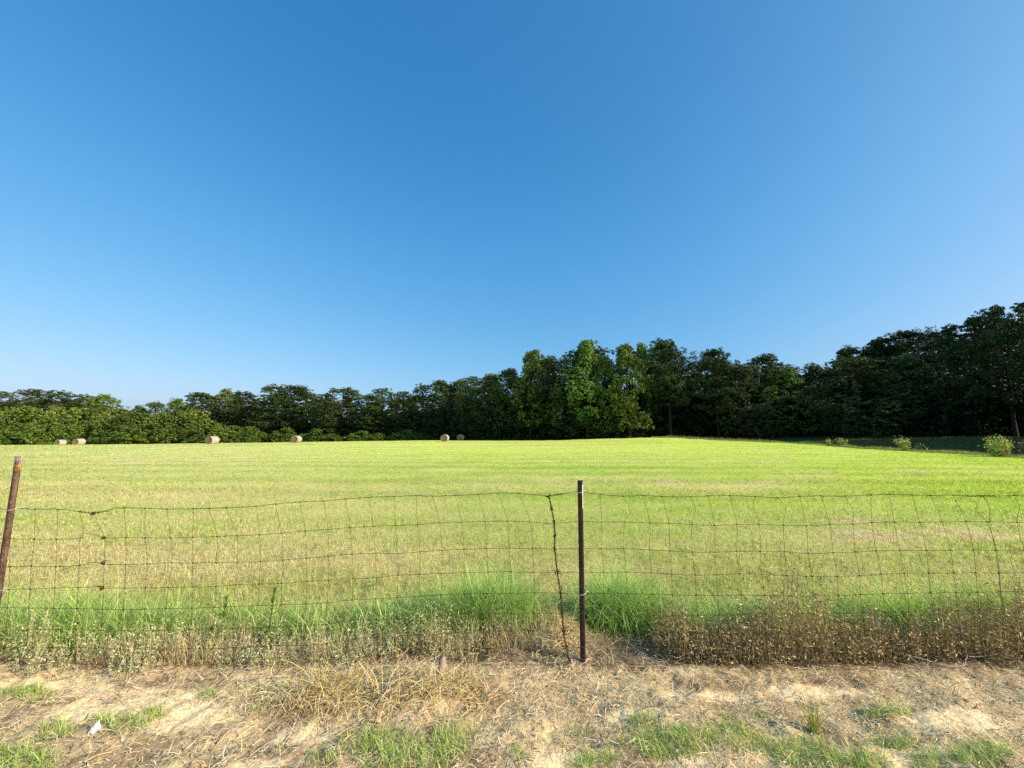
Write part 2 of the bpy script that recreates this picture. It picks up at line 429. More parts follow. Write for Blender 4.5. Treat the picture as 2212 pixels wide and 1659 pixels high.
# ------------------------------------------------------------------ mown field grass
def field_grass():
    n1, n2 = 250000, 260000
    y1 = 1 / rng.uniform(1 / 30, 1 / 3.15, n1); y2 = np.exp(rng.uniform(math.log(9), math.log(112), n2))
    y = np.concatenate([y1, y2]); n = len(y)
    x = np.where(rng.uniform(0, 1, n) < .88, rng.uniform(-1.45, 1.45, n), rng.uniform(-2.2, 1.9, n)) * y
    t, yl, hl = lip(x, y)
    keep = y < yl - .1
    x, y = x[keep], y[keep]; n = len(x)
    g = field_green(x, y)
    isg = rng.uniform(0, 1, n) < (g * 1.1 - .02)
    gr = field_col(x, y, np.ones(n)); st = lerp(TAN * 1.15, gr * np.array((1.08, .98, 1.1)), sstep(7, 20, y) * .85)
    col = np.where(isg[:, None], gr, st) * (1 + rng.normal(0, 1, (n, 1)).clip(-2, 2) * np.interp(y, [4, 12, 30], [.20, .13, .06])[:, None])
    col = np.where((rng.uniform(0, 1, n) < np.interp(y, [4, 9], [.07, .0]))[:, None], np.array((.25, .14, .07)), col)
    d = np.hypot(x, y)
    w = np.maximum(.0048, .00095 * d) * rng.uniform(.6, 1.2, n)
    Ln = (.035 + .04 * rng.uniform(0, 1, n) + .0006 * d) * np.where(isg, 1.1, .9) * (.7 + .7 * vnoise(x * .9, y * .9, 101))
    lying = (~isg) & (rng.uniform(0, 1, n) < .5)
    el = np.where(lying, rng.uniform(-.05, .35, n), rng.uniform(.7, 1.5, n))
    col = col * (.62 + .76 * vnoise(x / y * 150, np.log(y) * 75, 103))[:, None]
    el = el * np.interp(y, [6, 16], [1, .42])
    P = np.stack([x, y, H(x, y) - .004], -1)
    P[:, 2] += np.where(lying, rng.uniform(0.0, .03, n), 0)
    V, F, C = ribbons(P, rng.uniform(0, 2 * math.pi, n), Ln, w, rng.uniform(.1, 1.0, n) * np.interp(y, [6, 16], [1, .4]), el, col, 2, twist=np.interp(y, [5, 15], [1.57, .35]))
    o = link('field_grass', mesh_np('field_grass', V, F, M_field, np.clip(C, 0, .92), False, np.repeat(np.interp(y, [4, 9, 25], [.0, .2, .45]), 6)))
    tag(o, 'short mown hayfield grass mixed with dry stubble behind the fence', 'grass', kind='stuff')
field_grass()

# ------------------------------------------------------------------ verge: straw litter and green patches
def straw():
    A = Acc()
    n = 76000
    y = rng.uniform(1.75, 3.35, n); x = rng.uniform(-1.62, 1.62, n) * y * .95
    qx, _ = project(x, y)
    gm, sm, om = zone(x, y)
    p = (.35 + .5 * fbm(x * 4, y * 4, 111)) * (1 - .75 * sm) * (1 - .35 * gm) + .5 * om
    p = p * np.where(y > 2.75, .6, 1) * np.where((y > 2.95) & ((qx < 1140) | (qx > 1450)), 0, 1)
    k = rng.uniform(0, 1, n) < p
    x, y, om, gm = x[k], y[k], om[k], gm[k]; n = len(x)
    base = np.where((rng.uniform(0, 1, n) < om)[:, None], GOLD * 1.15, STRAW * 1.15)
    gi = rng.uniform(0, 1, n); base = np.where((gi < .25)[:, None], np.array((.92, .82, .52)), base); base = np.where((gi > .84)[:, None], np.array((.11, .075, .045)), base)
    col = base * rng.normal(1, .18, (n, 1)).clip(.5, 1.5)
    P = np.stack([x, y, H(x, y) + rng.uniform(-.003, .024, n) + om * rng.uniform(0, .035, n)], -1)
    L = (.02 + .085 * rng.uniform(0, 1, n) ** 2) * (1 + 1.2 * om)
    el = rng.normal(.1, .28, n) + om * rng.uniform(0, .6, n)
    V, F, C = ribbons(P, rng.uniform(0, 6.28, n), L, rng.uniform(.0014, .0042, n), rng.uniform(-.1, .9, n), el, col, 3, rng.normal(0, .8, n), .5)
    A.add(V, F, np.clip(C, 0, .9))
    # loose golden straw standing off the heaps
    for (px, py, rx, ry, cnt) in ((780, 1505, 200, 34, 2600), (660, 1495, 90, 24, 700), (950, 1500, 90, 28, 700), (1208, 1374, 44, 40, 2300), (1212, 1350, 36, 26, 900)):
        c = ground_at(px, py); e = ground_at(px + rx, py); f = ground_at(px, py - ry)
        x = rng.normal(c[0], abs(e[0] - c[0]) * .6, cnt); y = rng.normal(c[1], abs(f[1] - c[1]) * .6, cnt)
        P = np.stack([x, y, H(x, y) + rng.uniform(-.01, .02, cnt)], -1)
        col = jit(np.array((.86, .70, .32)), cnt, .22)
        V, F, C = ribbons(P, rng.uniform(0, 6.28, cnt), rng.uniform(.03, .14, cnt), rng.uniform(.0016, .0042, cnt), rng.uniform(.2, 2.2, cnt), rng.uniform(-.1, .6, cnt), col, 5, rng.normal(0, 1.9, cnt), .5)
        A.add(V, F, C)
    # cut hay lying on the field
    for (px, py, rx, ry) in HAYLEFT:
        cnt = 150
        c = ground_at(px, py); e = ground_at(px + rx, py); f = ground_at(px, py - ry)
        x = rng.normal(c[0], abs(e[0] - c[0]) * .6, cnt); y = rng.normal(c[1], abs(f[1] - c[1]) * .6, cnt)
        P = np.stack([x, y, H(x, y) + rng.uniform(.02, .06, cnt)], -1)
        V, F, C = ribbons(P, rng.uniform(0, 6.28, cnt), rng.uniform(.1, .3, cnt), rng.uniform(.003, .005, cnt) * (1 + c[1] * .08), rng.uniform(-.2, .6, cnt), rng.normal(0, .2, cnt), jit(np.array((.86, .77, .46)), cnt, .15), 3, rng.normal(0, .6, cnt), .5, np.full(cnt, .3))
        A.add(V, F, C)
    o = link('straw_litter', A.mesh('straw_litter', M_dry))
    tag(o, 'dry straw and dead stems littering the bare verge below the fence', 'straw', kind='stuff')
straw()

def verge_grass():
    n = 90000
    y = rng.uniform(1.75, 2.75, n); x = rng.uniform(-1.62, 1.62, n) * y * .95
    gm, sm, om = zone(x, y)
    k = rng.uniform(0, 1, n) < np.clip(gm - .08, 0, 1) * 1.2 * (.3 + 1.0 * fbm(x * 9, y * 9, 118)) + .006
    x, y, gm = x[k], y[k], gm[k]; n = len(x)
    col = lerp(np.array((.32, .56, .08)), np.array((.70, .82, .25)), rng.uniform(0, 1, n) ** 1.5) * rng.normal(1, .15, (n, 1)).clip(.6, 1.4)
    P = np.stack([x, y, H(x, y) - .003], -1)
    V, F, C = ribbons(P, rng.uniform(0, 6.28, n), rng.uniform(.02, .085, n) * (.45 + .7 * gm), rng.uniform(.0018, .0042, n), rng.uniform(.3, 1.6, n), rng.uniform(.4, 1.5, n), col, 3, rng.normal(0, .4, n))
    o = link('verge_grass', mesh_np('verge_grass', V, F, M_blade, C))
    tag(o, 'scattered green grass patches growing in the sandy verge nearest the viewer', 'grass', kind='stuff')
verge_grass()

# ------------------------------------------------------------------ tall green grass behind the fence
def tall_grass():
    spec = []   # (px centre, depth, spread x, spread y, count, height)
    for px, Y, sx, sy, c, h in ((40, 3.12, .22, .16, 700, .34), (110, 3.10, .22, .16, 900, .36), (200, 3.12, .2, .16, 750, .33), (290, 3.2, .22, .16, 600, .30), (380, 3.2, .22, .15, 600, .30),
                                (470, 3.25, .2, .15, 420, .27), (560, 3.3, .2, .15, 380, .26), (650, 3.25, .2, .14, 450, .28), (740, 3.25, .2, .14, 480, .28), (820, 3.25, .18, .14, 420, .27),
                                (900, 3.22, .17, .13, 520, .29), (985, 3.3, .18, .12, 1000, .36), (1065, 3.36, .17, .12, 1700, .43), (1120, 3.38, .10, .11, 600, .38),
                                (1300, 3.40, .12, .11, 900, .38), (1370, 3.38, .17, .12, 1700, .42), (1440, 3.25, .18, .14, 700, .34), (1530, 3.3, .2, .14, 650, .32), (1620, 3.3, .2, .14, 600, .31),
                                (1720, 3.3, .22, .15, 800, .34), (1820, 3.3, .22, .15, 900, .35), (1920, 3.28, .22, .15, 1000, .36), (2020, 3.28, .22, .15, 1000, .36), (2120, 3.28, .22, .15, 900, .35), (2220, 3.28, .2, .15, 700, .33),
                                (-60, 3.15, .2, .16, 500, .33), (-160, 3.15, .2, .16, 600, .33), (-260, 3.15, .2, .16, 600, .33), (-360, 3.15, .2, .16, 600, .33), (2320, 3.25, .2, .15, 700, .33), (2430, 3.25, .2, .15, 700, .33)):
        zc = Y * CP - HC * SP * .8
        cx = (px - CX) / FPX * zc
        x = rng.normal(cx, sx * .8, c); y = rng.normal(Y, sy * .8, c).clip(3.18 if 940 < px < 1400 else 2.88, 3.9)
        spec.append(np.stack([x, y, np.full(c, h), np.full(c, px)], -1))
    Q = np.concatenate(spec); n = len(Q)
    x, y, h, px = Q.T
    col = lerp(np.array((.34, .60, .10)), np.array((.68, .84, .28)), rng.uniform(0, 1, n) ** 1.3) * rng.normal(1, .15, (n, 1)).clip(.6, 1.4)
    col = lerp(col, np.array((.60, .80, .12)) * rng.normal(1, .15, (n, 1)), sstep(1500, 1900, px) * .6)
    tuft = np.exp(-((px - 1070) / 90) ** 2) + np.exp(-((px - 1350) / 90) ** 2)
    col = lerp(col, np.array((.36, .62, .11)) * rng.normal(1, .2, (n, 1)).clip(.5, 1.6), tuft * .4)
    k = rng.uniform(0, 1, n) < tuft * .8 + (.15 + 1.1 * sstep(.3, .62, vnoise(x * 3.5, y * 5, 183))) * .8; x, y, h, col = x[k], y[k], h[k], col[k]; n = len(x)
    P = np.stack([x, y, H(x, y) - .01], -1)
    V, F, C = ribbons(P, rng.uniform(0, 6.28, n), h * rng.uniform(.55, 1.35, n) * (.7 + .6 * vnoise(x * 5, y * 5, 181)), rng.uniform(.004, .0085, n), rng.uniform(.4, 2.2, n), rng.uniform(.95, 1.52, n), col, 5, rng.normal(0, .35, n))
    o = link('tall_grass', mesh_np('tall_grass', V, F, M_blade, C))
    tag(o, 'long uncut green grass growing along the back of the wire fence', 'grass', kind='stuff')
tall_grass()

# ------------------------------------------------------------------ pale weeds (left) and brown brush (right) along the fence line
def stalks(name, mat, xy, hgt, stem_w, stemcol, leafcol, nleaf, lsize, spread, label, lean=.22, start=.15, aspect=.42, extra=None):
    A = Acc(); n = len(xy)
    x, y = xy.T
    az = rng.uniform(0, 6.28, n); el = 1.57 - np.abs(rng.normal(0, lean, n)); bend = rng.normal(.1, .3, n); curl = rng.normal(0, .3, n)
    P = np.stack([x, y, H(x, y) - .006], -1)
    V, F, C = ribbons(P, az, hgt, np.full(n, stem_w), bend, el, jit(stemcol, n, .2), 4, curl, .5)
    A.add(V, F, C)
    # leaves along the stems
    m = n * nleaf
    idx = np.repeat(np.arange(n), nleaf)
    s = rng.uniform(start, 1.03, m)
    e0 = el[idx]; dx = np.cos(az[idx]) * np.cos(e0); dy = np.sin(az[idx]) * np.cos(e0); dz = np.sin(e0)
    c = P[idx] + np.stack([dx, dy, dz], -1) * (hgt[idx] * s)[:, None]
    c = c + rng.normal(0, 1, (m, 3)) * np.array((spread, spread, spread * .6)) * (1.1 - .5 * s)[:, None]
    pick = rng.uniform(0, 1, m)
    lc = np.where((pick < .5)[:, None], leafcol[0], np.where((pick < .82)[:, None], leafcol[1], leafcol[2]))
    V, F, C = cards(c, rng.uniform(.6, 1.3, m) * lsize, np.clip(lc * rng.normal(1, .2, (m, 1)).clip(.5, 1.6), .004, .9), aspect)
    A.add(V, F, C)
    if extra is not None: A.add(*extra)
    o = link(name, A.mesh(name, mat)); tag(o, label, 'weeds', kind='stuff')

def weeds():
    n = 1480
    px = rng.uniform(-390, 1180, n)
    edge = np.interp(px, [-40, 100, 240, 500, 700, 900, 1080, 1200], [2.70, 2.72, 2.70, 2.70, 2.72, 2.82, 2.86, 2.88])
    y = edge + np.abs(rng.normal(0, .21, n)); y += (vnoise(px * .02, px * 0, 121) - .5) * .22
    x = (px - CX) / FPX * (y * CP - HC * SP * -.0 - HC * SP)
    keep = rng.uniform(0, 1, n) < np.interp(px, [-40, 0, 40, 80, 950, 1050, 1180], [.8, .9, .8, 1, 1, .6, .3]) * (.45 + .9 * vnoise(px * .03, y * 9, 122))
    x, y, px = x[keep], y[keep], px[keep]; n = len(x)
    h = rng.uniform(.06, .28, n) * (.35 + 1.25 * vnoise(px * .03, y * 3, 125)) * np.interp(px, [0, 900, 1180], [1, 1, .8])
    q = 8200
    qx = rng.uniform(-40, 1260, q); qy = np.interp(qx, [-40, 700, 900, 1080, 1260], [2.76, 2.76, 2.86, 2.9, 2.92]) + np.abs(rng.normal(0, .2, q))
    X = (qx - CX) / FPX * (qy * CP - HC * SP)
    k = rng.uniform(0, 1, q) < sstep(.3, .65, vnoise(X * 4, qy * 5, 127)); X, qy = X[k], qy[k]; q = len(X)
    dry = ribbons(np.stack([X, qy, H(X, qy) - .01], -1), rng.uniform(0, 6.28, q), rng.uniform(.06, .26, q), rng.uniform(.0018, .0036, q), rng.uniform(.2, 1.8, q), rng.uniform(.7, 1.5, q), jit(np.array((.66, .56, .27)), q, .25), 4, rng.normal(0, .5, q))
    stalks('pale_weeds', M_dry, np.stack([x, y], -1), h, .0028, np.array((.46, .43, .20)), [np.array((.54, .57, .28)), np.array((.38, .48, .16)), np.array((.72, .70, .44))], 22, .0078, .0075,
           'pale grey green seeded weeds standing along the foot of the fence', lean=.34, extra=dry)
weeds()
def brush():
    n = 2400
    px = rng.uniform(1415, 2530, n)
    y = 2.80 + np.abs(rng.normal(0, .17, n)) + (vnoise(px * .018, px * 0, 131) - .5) * .1
    y = y + np.interp(px, [1415, 1500], [.12, 0])
    x = (px - CX) / FPX * (y * CP - HC * SP)
    h = rng.uniform(.14, .38, n) * np.interp(px, [1400, 1480, 1600, 1700, 1800, 1900, 2050, 2200, 2330], [.5, .85, 1.15, 1.35, 1.1, .85, .8, 1.05, 1.1]) * (.5 + 1.15 * vnoise(px * .017, y * 2, 135))
    stalks('brown_brush', M_dry, np.stack([x, y], -1), h, .0026, np.array((.40, .31, .13)), [np.array((.34, .265, .105)), np.array((.78, .66, .32)), np.array((.12, .085, .035))], 14, .0115, .020,
           'dead brown brush with curled leaves standing under the wire fence', lean=.42, start=.08, aspect=.28)
brush()

# ------------------------------------------------------------------ fence
def c1(p): return (p[0] * .42226, 958.5 + p[1] * .42226)
def c2(p): return (737.3 + p[0] * .42226, 958.5 + p[1] * .42226)
def c3(p): return (1474.7 + p[0] * .42226, 958.5 + p[1] * .42226)
W = [
 ([(-60,334),(0,333),(35,335),(100,330),(180,335),(295,335),(410,347),(480,355),(560,340),(600,328),(740,330),(860,334),(990,332),(1150,328),(1310,320),(1410,308),(1540,298),(1650,293)],
  [(20,283),(140,274),(270,270),(380,265),(460,268),(580,265),(700,259),(800,252),(910,254),(1060,267),(1140,255),(1215,245),(1325,259),(1440,268),(1540,265),(1640,270)],
  [(20,272),(125,267),(232,265),(370,270),(485,277),(595,270),(705,267),(825,268),(960,262),(1057,258),(1170,262),(1270,265),(1380,263),(1480,270),(1530,267),(1590,268),(1690,265),(1746,262),(1850,260)]),
 ([(-60,484),(0,485),(170,488),(290,488),(410,482),(432,458),(500,468),(530,482),(640,480),(740,481),(870,482),(985,478),(1110,475),(1210,470),(1325,466),(1440,457),(1560,446),(1680,438)],
  [(45,430),(163,422),(278,418),(390,414),(502,405),(615,401),(735,398),(850,396),(965,400),(1085,408),(1220,398),(1330,401),(1450,400),(1575,405),(1675,407)],
  [(47,413),(163,418),(278,414),(390,412),(515,417),(630,420),(750,414),(870,412),(967,404),(1082,400),(1215,402),(1325,400),(1450,398),(1560,400),(1710,402),(1850,400)]),
 ([(-60,632),(30,630),(160,627),(285,629),(405,622),(480,605),(530,615),(640,618),(755,614),(880,609),(985,611),(1105,608),(1215,605),(1330,603),(1440,595),(1570,585)],
  [(50,565),(172,560),(275,563),(400,553),(515,545),(625,540),(740,537),(855,534),(975,536),(1092,538),(1220,535),(1330,538),(1445,536),(1575,543),(1675,548)],
  [(50,555),(165,555),(275,550),(395,550),(520,552),(645,562),(770,558),(880,554),(990,548),(1110,546),(1245,546),(1370,545),(1485,543),(1600,545),(1746,545),(1850,545)]),
 ([(-60,760),(0,752),(30,745),(160,743),(280,738),(400,735),(500,732),(515,740),(630,738),(750,738),(860,736),(980,733),(1100,731),(1210,722),(1320,718),(1440,715),(1570,705),(1680,698)],
  [(60,690),(175,685),(290,672),(400,668),(515,663),(625,660),(745,657),(865,655),(985,658),(1105,658),(1230,657),(1340,660),(1455,657),(1580,660),(1690,668)],
  [(65,672),(173,670),(290,666),(400,667),(530,674),(660,678),(790,680),(905,675),(1010,667),(1130,662),(1255,662),(1380,662),(1500,660),(1620,662),(1746,660),(1850,660)]),
 ([(-60,838),(60,840),(300,842),(450,845),(650,848),(850,843),(1000,840),(1200,832),(1400,825),(1650,816)],
  [(60,798),(180,793),(400,780),(600,768),(750,765),(880,766),(1000,762),(1120,765),(1230,765),(1500,768)],
  [(50,776),(300,775),(680,778),(900,772),(1150,765),(1400,762),(1640,757),(1850,754)]),
 ([(-60,962),(0,960),(270,950),(400,950),(600,958),(800,955),(1000,950),(1200,945),(1400,938),(1650,926)],
  [(60,903),(250,900),(450,885),(650,873),(870,868),(1130,868),(1230,868),(1500,880)],
  [(0,880),(500,870),(900,865),(1300,855),(1850,843)]),
 ([(-60,1046),(0,1045),(360,1042),(600,1050),(900,1050),(1080,1048),(1400,1035),(1650,1026)],
  [(60,1000),(300,982),(600,968),(890,957),(1130,957),(1225,957),(1300,965),(1600,970)],
  [(50,970),(500,975),(900,960),(1300,952),(1850,946)]),
 ([(-60,1130),(0,1128),(300,1122),(500,1130),(900,1135),(1200,1125),(1650,1108)],
  [(60,1096),(200,1082),(430,1060),(700,1050),(890,1040),(1140,1040),(1225,1042),(1500,1060)],
  [(50,1060),(500,1060),(1000,1050),(1500,1040),(1850,1033)]),
 ([(-60,1202),(0,1200),(600,1205),(1080,1200),(1500,1195),(1650,1188)],
  [(60,1172),(300,1145),(700,1115),(900,1110),(1100,1115),(1225,1130),(1500,1130)],
  [(50,1126),(500,1125),(1000,1120),(1500,1110),(1850,1100)]),
 ([(600,1228),(1080,1226),(1500,1220),(1650,1215)],
  [(60,1205),(400,1150),(800,1132),(1000,1130),(1225,1150),(1500,1160)],
  [(50,1160),(1000,1150),(1850,1130)]),
]
LINES = [[c1(p) for p in [(-1000, a[0][1] + 4), (-500, a[0][1] - 5)] * (a[0][0] < 0) + a] + [c2(p) for p in b] + [c3(p) for p in c + [(2300, c[-1][1] + 3), (2800, c[-1][1] - 4)]] for a, b, c in W]
def wire_y(i, px):
    q = np.array(LINES[i]); return float(np.interp(px, q[:, 0], q[:, 1]))

fence = thing('wire_fence', (0, YF, 0), 'rusty woven wire fence on steel posts between verge and hayfield', 'fence')
def fpt(px, py, dy=0.0):
    p = at(px, py, YF + dy); return p - np.array((0, YF, 0))
def ringwrap(A, p, r=.0032, n=3):
    """a little wrapped joint"""
    pts = []
    for k in range(n * 6):
        a = k * 2 * math.pi / 6
        pts.append(p + np.array(((k / (n * 6) - .5) * .014, math.cos(a) * r, math.sin(a) * r)))
    A.add(*tube(pts, .0012, 4))

knots = {}
def build_lines():
    for i, q in enumerate(LINES):
        pts = [fpt(px, py, .004 * math.sin(px * .05 + i)) for px, py in q]
        P = smooth_path(pts, 5)
        P[:, 2] += .0012 * np.sin(np.arange(len(P)) * 1.9 + i)
        A = Acc()
        r = (.0019, .0015, .0015, .0014, .0014, .0013, .0013, .0012, .0012, .0011)[i]
        A.add(*tube(P, r, 5))
        if i == 0:       # crimped splices on the top wire
            for (pxa, pxb) in ((172, 232), (1196, 1216), (2090, 2150)):
                a = [px for px in np.linspace(pxa, pxb, 34)]
                tw = [fpt(px, wire_y(0, px)) + .005 * np.array((0, math.cos(k * 1.3), math.sin(k * 1.3))) for k, px in enumerate(a)]
                A.add(*tube(tw, .0019, 4))
        for px in knots.get(i, []):
            ringwrap(A, fpt(px, wire_y(i, px)))
        o = link('line_wire', A.mesh('line_wire', M_wire if i < 1 else M_wire2), fence)
        if i == 0: tag(o, 'thickest line wire along the top with twisted splices')

STAYS = []   # each: list of display points
def st(cfun, w1, w2, w3, w4, kink=None):
    """a stay given by its x on the first four line wires; it goes on to the ground with the same trend"""
    xs = [cfun((w, 0))[0] for w in (w1, w2, w3, w4)]
    pts = []
    for i, x in enumerate(xs):
        pts.append((x, wire_y(i, x)))
        if i == 0 and kink: pts.append((cfun((kink[0], 0))[0], cfun((0, kink[1]))[1]))
    tr = (xs[0] - CX) / 6200.0
    for i in range(4, 9):
        x = pts[-1][0]; y0 = pts[-1][1]; y1 = wire_y(i, x)
        pts.append((x + max(-.06, min(.14, -tr * -.6 + .02)) * (y1 - y0) + float(rng.normal(0, 1.2)), y1))
    STAYS.append((pts, False))
for a in ((60, 52, 50, 46), (180, 175, 160, 155), (297, 290, 285, 280), (635, 645, 643, 637), (742, 742, 753, 745), (855, 872, 880, 860), (990, 985, 987, 982), (1068, 1110, 1105, 1105),
          (1158, 1212, 1215, 1205), (1310, 1328, 1332, 1325), (1408, 1440, 1447, 1440), (1535, 1562, 1568, 1570), (1655, 1678, 1682, 1680)): st(c1, *a)
st(c1, 408, 410, 405, 400, (425, 440)); st(c1, 505, 535, 532, 528, (495, 400))
for a in ((20, 45, 55, 60), (140, 163, 172, 180), (270, 278, 288, 290), (383, 390, 403, 400), (465, 502, 515, 515), (583, 615, 628, 628), (703, 735, 743, 750), (805, 850, 858, 868), (912, 965, 978, 985),
          (1325, 1333, 1330, 1342), (1543, 1578, 1577, 1585), (1640, 1675, 1680, 1690)): st(c2, *a)
st(c2, 1440, 1450, 1445, 1458, (1480, 345))
for a in ((130, 163, 165, 173), (240, 278, 275, 292), (598, 632, 642, 660), (710, 752, 770, 790), (963, 967, 990, 1015), (1057, 1082, 1110, 1133),
          (1173, 1213, 1245, 1258), (1268, 1327, 1370, 1385), (1383, 1450, 1487, 1500), (1800, 1825, 1850, 1870)): st(c3, *a)
st(c3, 40, 47, 50, 65, (65, 335)); st(c3, 372, 392, 397, 405, (360, 320)); st(c3, 488, 515, 522, 533, (527, 330)); st(c3, 830, 870, 883, 905, (873, 350))
st(c3, 1528, 1558, 1605, 1620, (1500, 342)); st(c3, 1537, 1570, 1600, 1616, (1570, 330)); st(c3, 1695, 1710, 1746, 1765, (1722, 330))
for px_ in (-60, -180, -300, -415, -535, -650, -770): st(c1, px_ + 6, px_, px_ - 4, px_ - 9)
for px_ in (1925, 2040, 2160, 2280, 2395): st(c3, px_ - 20, px_, px_ + 30, px_ + 48)
for pts, _ in STAYS:
    for i in range(9):
        knots.setdefault(i, []).append(min(pts, key=lambda p: abs(p[1] - wire_y(i, p[0])))[0])
build_lines()
for pts, _ in STAYS:
    P = smooth_path([fpt(px, py, .003) for px, py in pts], 5)
    A = Acc(); A.add(*tube(P, .0011, 5))
    link('stay_wire', A.mesh('stay_wire', M_wire2), fence)
# the thick twisted joint beside the middle post
sp = [c2(p) for p in ((1062, 267), (1075, 330), (1088, 405), (1092, 470), (1092, 538), (1105, 658), (1122, 765), (1130, 865), (1137, 957), (1150, 1040), (1165, 1100), (1185, 1140))]
P = smooth_path([fpt(a, b, -.004) for a, b in sp], 12)
A = Acc()
for ph in (0, 2.1, 4.2):
    k = np.arange(len(P)); off = .0042 * np.stack([np.cos(k * .8 + ph), np.sin(k * .8 + ph), 0 * k], -1)
    A.add(*tube(P + off, .0021, 5))
for p in sp:
    q = fpt(*p)
    for s in range(5):
        d = rng.normal(0, .012, 3); d[1] *= .5
        A.add(*tube(smooth_path([q - d, q + rng.normal(0, .006, 3), q + d], 3), .0021, 4))
o = link('stay_wire', A.mesh('stay_wire', M_wire), fence); tag(o, 'thick dark upright where two lengths of wire are twisted together')
# the clenched joints of the rusty splice on the left, one to each wire
M_rust = noise_mat('red_rust', (.06, .02, .012), (.16, .06, .03), 50, .8, bump=0)
for p in (c1((530, 482)), c1((528, 610)), c1((515, 738)), c1((480, 355))):
    q = fpt(*p); pts = [q]
    for s_ in range(22): pts.append(q + rng.normal(0, .009, 3) * np.array((1, .6, 1)))
    A = Acc(); A.add(*tube(smooth_path(pts, 4), .0021, 4))
    o = link('wire_knot', A.mesh('wire_knot', M_rust), fence); tag(o, 'rust red knot where the left wires are spliced')

def tee_post(px_top, py_top, px_bot, py_bot, rotz, wide, mat, label, white=None, yellow=None, dy=.03):
    top = at(px_top, py_top, YF + dy); bot = at(px_bot, py_bot, YF + dy)
    bot = np.array((bot[0], YF + dy, min(bot[2], 0) - .05)) if bot[2] < .2 else np.array((bot[0] + (bot[0] - top[0]) * (bot[2] + .05) / max(top[2] - bot[2], .1), YF + dy, -.05))
    fw, ft, wd, wt = wide, .005, .036, .006
    prof = [(-fw / 2, 0), (fw / 2, 0), (fw / 2, ft), (wt / 2, ft + .001), (wt / 2, wd), (-wt / 2, wd), (-wt / 2, ft + .001), (-fw / 2, ft)]
    ca, sa = math.cos(rotz), math.sin(rotz)
    def ring(p, s=1.0): return [(p[0] + (x * ca - y * sa) * s, p[1] + (x * sa + y * ca) * s - YF, p[2]) for x, y in prof]
    def seg(za, zb, m, name, parent, s=1.0, lab=None):
        zs = np.linspace(za, zb, max(3, int(abs(zb - za) / .05)))
        V = []
        for z in zs:
            f = (z - bot[2]) / (top[2] - bot[2]); V += ring(bot + (top - bot) * f, s)
        n = len(prof); F = []
        for r in range(len(zs) - 1):
            for k in range(n): F.append((r * n + k, r * n + (k + 1) % n, (r + 1) * n + (k + 1) % n, (r + 1) * n + k))
        b = (len(zs) - 1) * n
        F += [(b + 0, b + 1, b + 2, b + 3), (b + 0, b + 3, b + 6, b + 7), (b + 3, b + 4, b + 5, b + 6)]
        AA = Acc(); AA.add(V, F)
        if name == 'fence_post':     # studs along the flange
            for z in np.arange(.06, top[2] - .04, .055):
                f = (z - bot[2]) / (top[2] - bot[2]); c = bot + (top - bot) * f
                pts = []
                for (x, y, zz) in ((-.007, -.002, -.012), (.007, -.002, -.012), (.007, -.002, .012), (-.007, -.002, .012), (-.005, -.010, -.003), (.005, -.010, -.003), (.005, -.010, .010), (-.005, -.010, .010)):
                    pts.append((c[0] + x * ca - y * sa, c[1] + x * sa + y * ca - YF, c[2] + zz))
                AA.add(pts, [(0, 1, 2, 3), (4, 5, 6, 7), (0, 1, 5, 4), (1, 2, 6, 5), (2, 3, 7, 6), (3, 0, 4, 7)])
        o = link(name, AA.mesh(name, m), parent)
        if lab: tag(o, lab)
        return o
    post = seg(bot[2], top[2], mat, 'fence_post', fence, 1.0, label)
    zt = top[2]
    if white: seg(zt - white, zt + .001, M_white, 'painted_tip', post, 1.06)
    if yellow: seg(zt - white - yellow, zt - white - .001, M_yellow, 'rust_stain', post, 1.05)
    return post, top, bot

pl, tl, bl = tee_post(40, 985, -29, 1440, rad(24), .034, M_steel2, 'weathered brown steel post whose flaking white tip leans above the wires', .05, .05)
pm, tm, bm_ = tee_post(1252.5, 1038, 1259, 1440, rad(-38), .037, M_steel, 'dark brown steel post with chipped white paint near its top', None)
def clip(post, px, py, s=1.0):
    c = fpt(px, py, -.02)
    pts = [c + s * np.array(p) for p in ((-.035, .03, -.006), (-.022, -.004, -.006), (0, -.012, -.002), (.02, -.004, .004), (.034, .02, .010), (.045, .022, .004))]
    A = Acc(); A.add(*tube(smooth_path(pts, 4), .0021, 5)); link('wire_clip', A.mesh('wire_clip', M_clip), post)
clip(pl, 24, 1101, 1.2); clip(pl, -2, 1276); clip(pm, 1258, 1283); clip(pm, 1254, 1063, .8); clip(pm, 1259, 1430)
# white paint on the lit side of the middle post's web
f = lambda z: bm_ + (tm - bm_) * ((z - bm_[2]) / (tm[2] - bm_[2]))
A = Acc()
ca, sa = math.cos(rad(-38)), math.sin(rad(-38))
def pl_pt(x, y, z): c = f(z); return (c[0] + x * ca - y * sa, c[1] + x * sa + y * ca - YF, z)
for (z0, z1) in ((tm[2] - .19, tm[2] - .03),):
    zs = np.linspace(z0, z1, 8)
    V = []
    for z in zs: V += [pl_pt(.0042, .007, z), pl_pt(.0042, .0365, z), pl_pt(.0188, -.0012, z), pl_pt(.0188, .0055, z)]
    F = []
    for r in range(7):
        b = r * 4; F += [(b, b + 1, b + 5, b + 4), (b + 2, b + 3, b + 7, b + 6)]
    A.add(V, F)
link('painted_tip', A.mesh('painted_tip', M_white), pm)

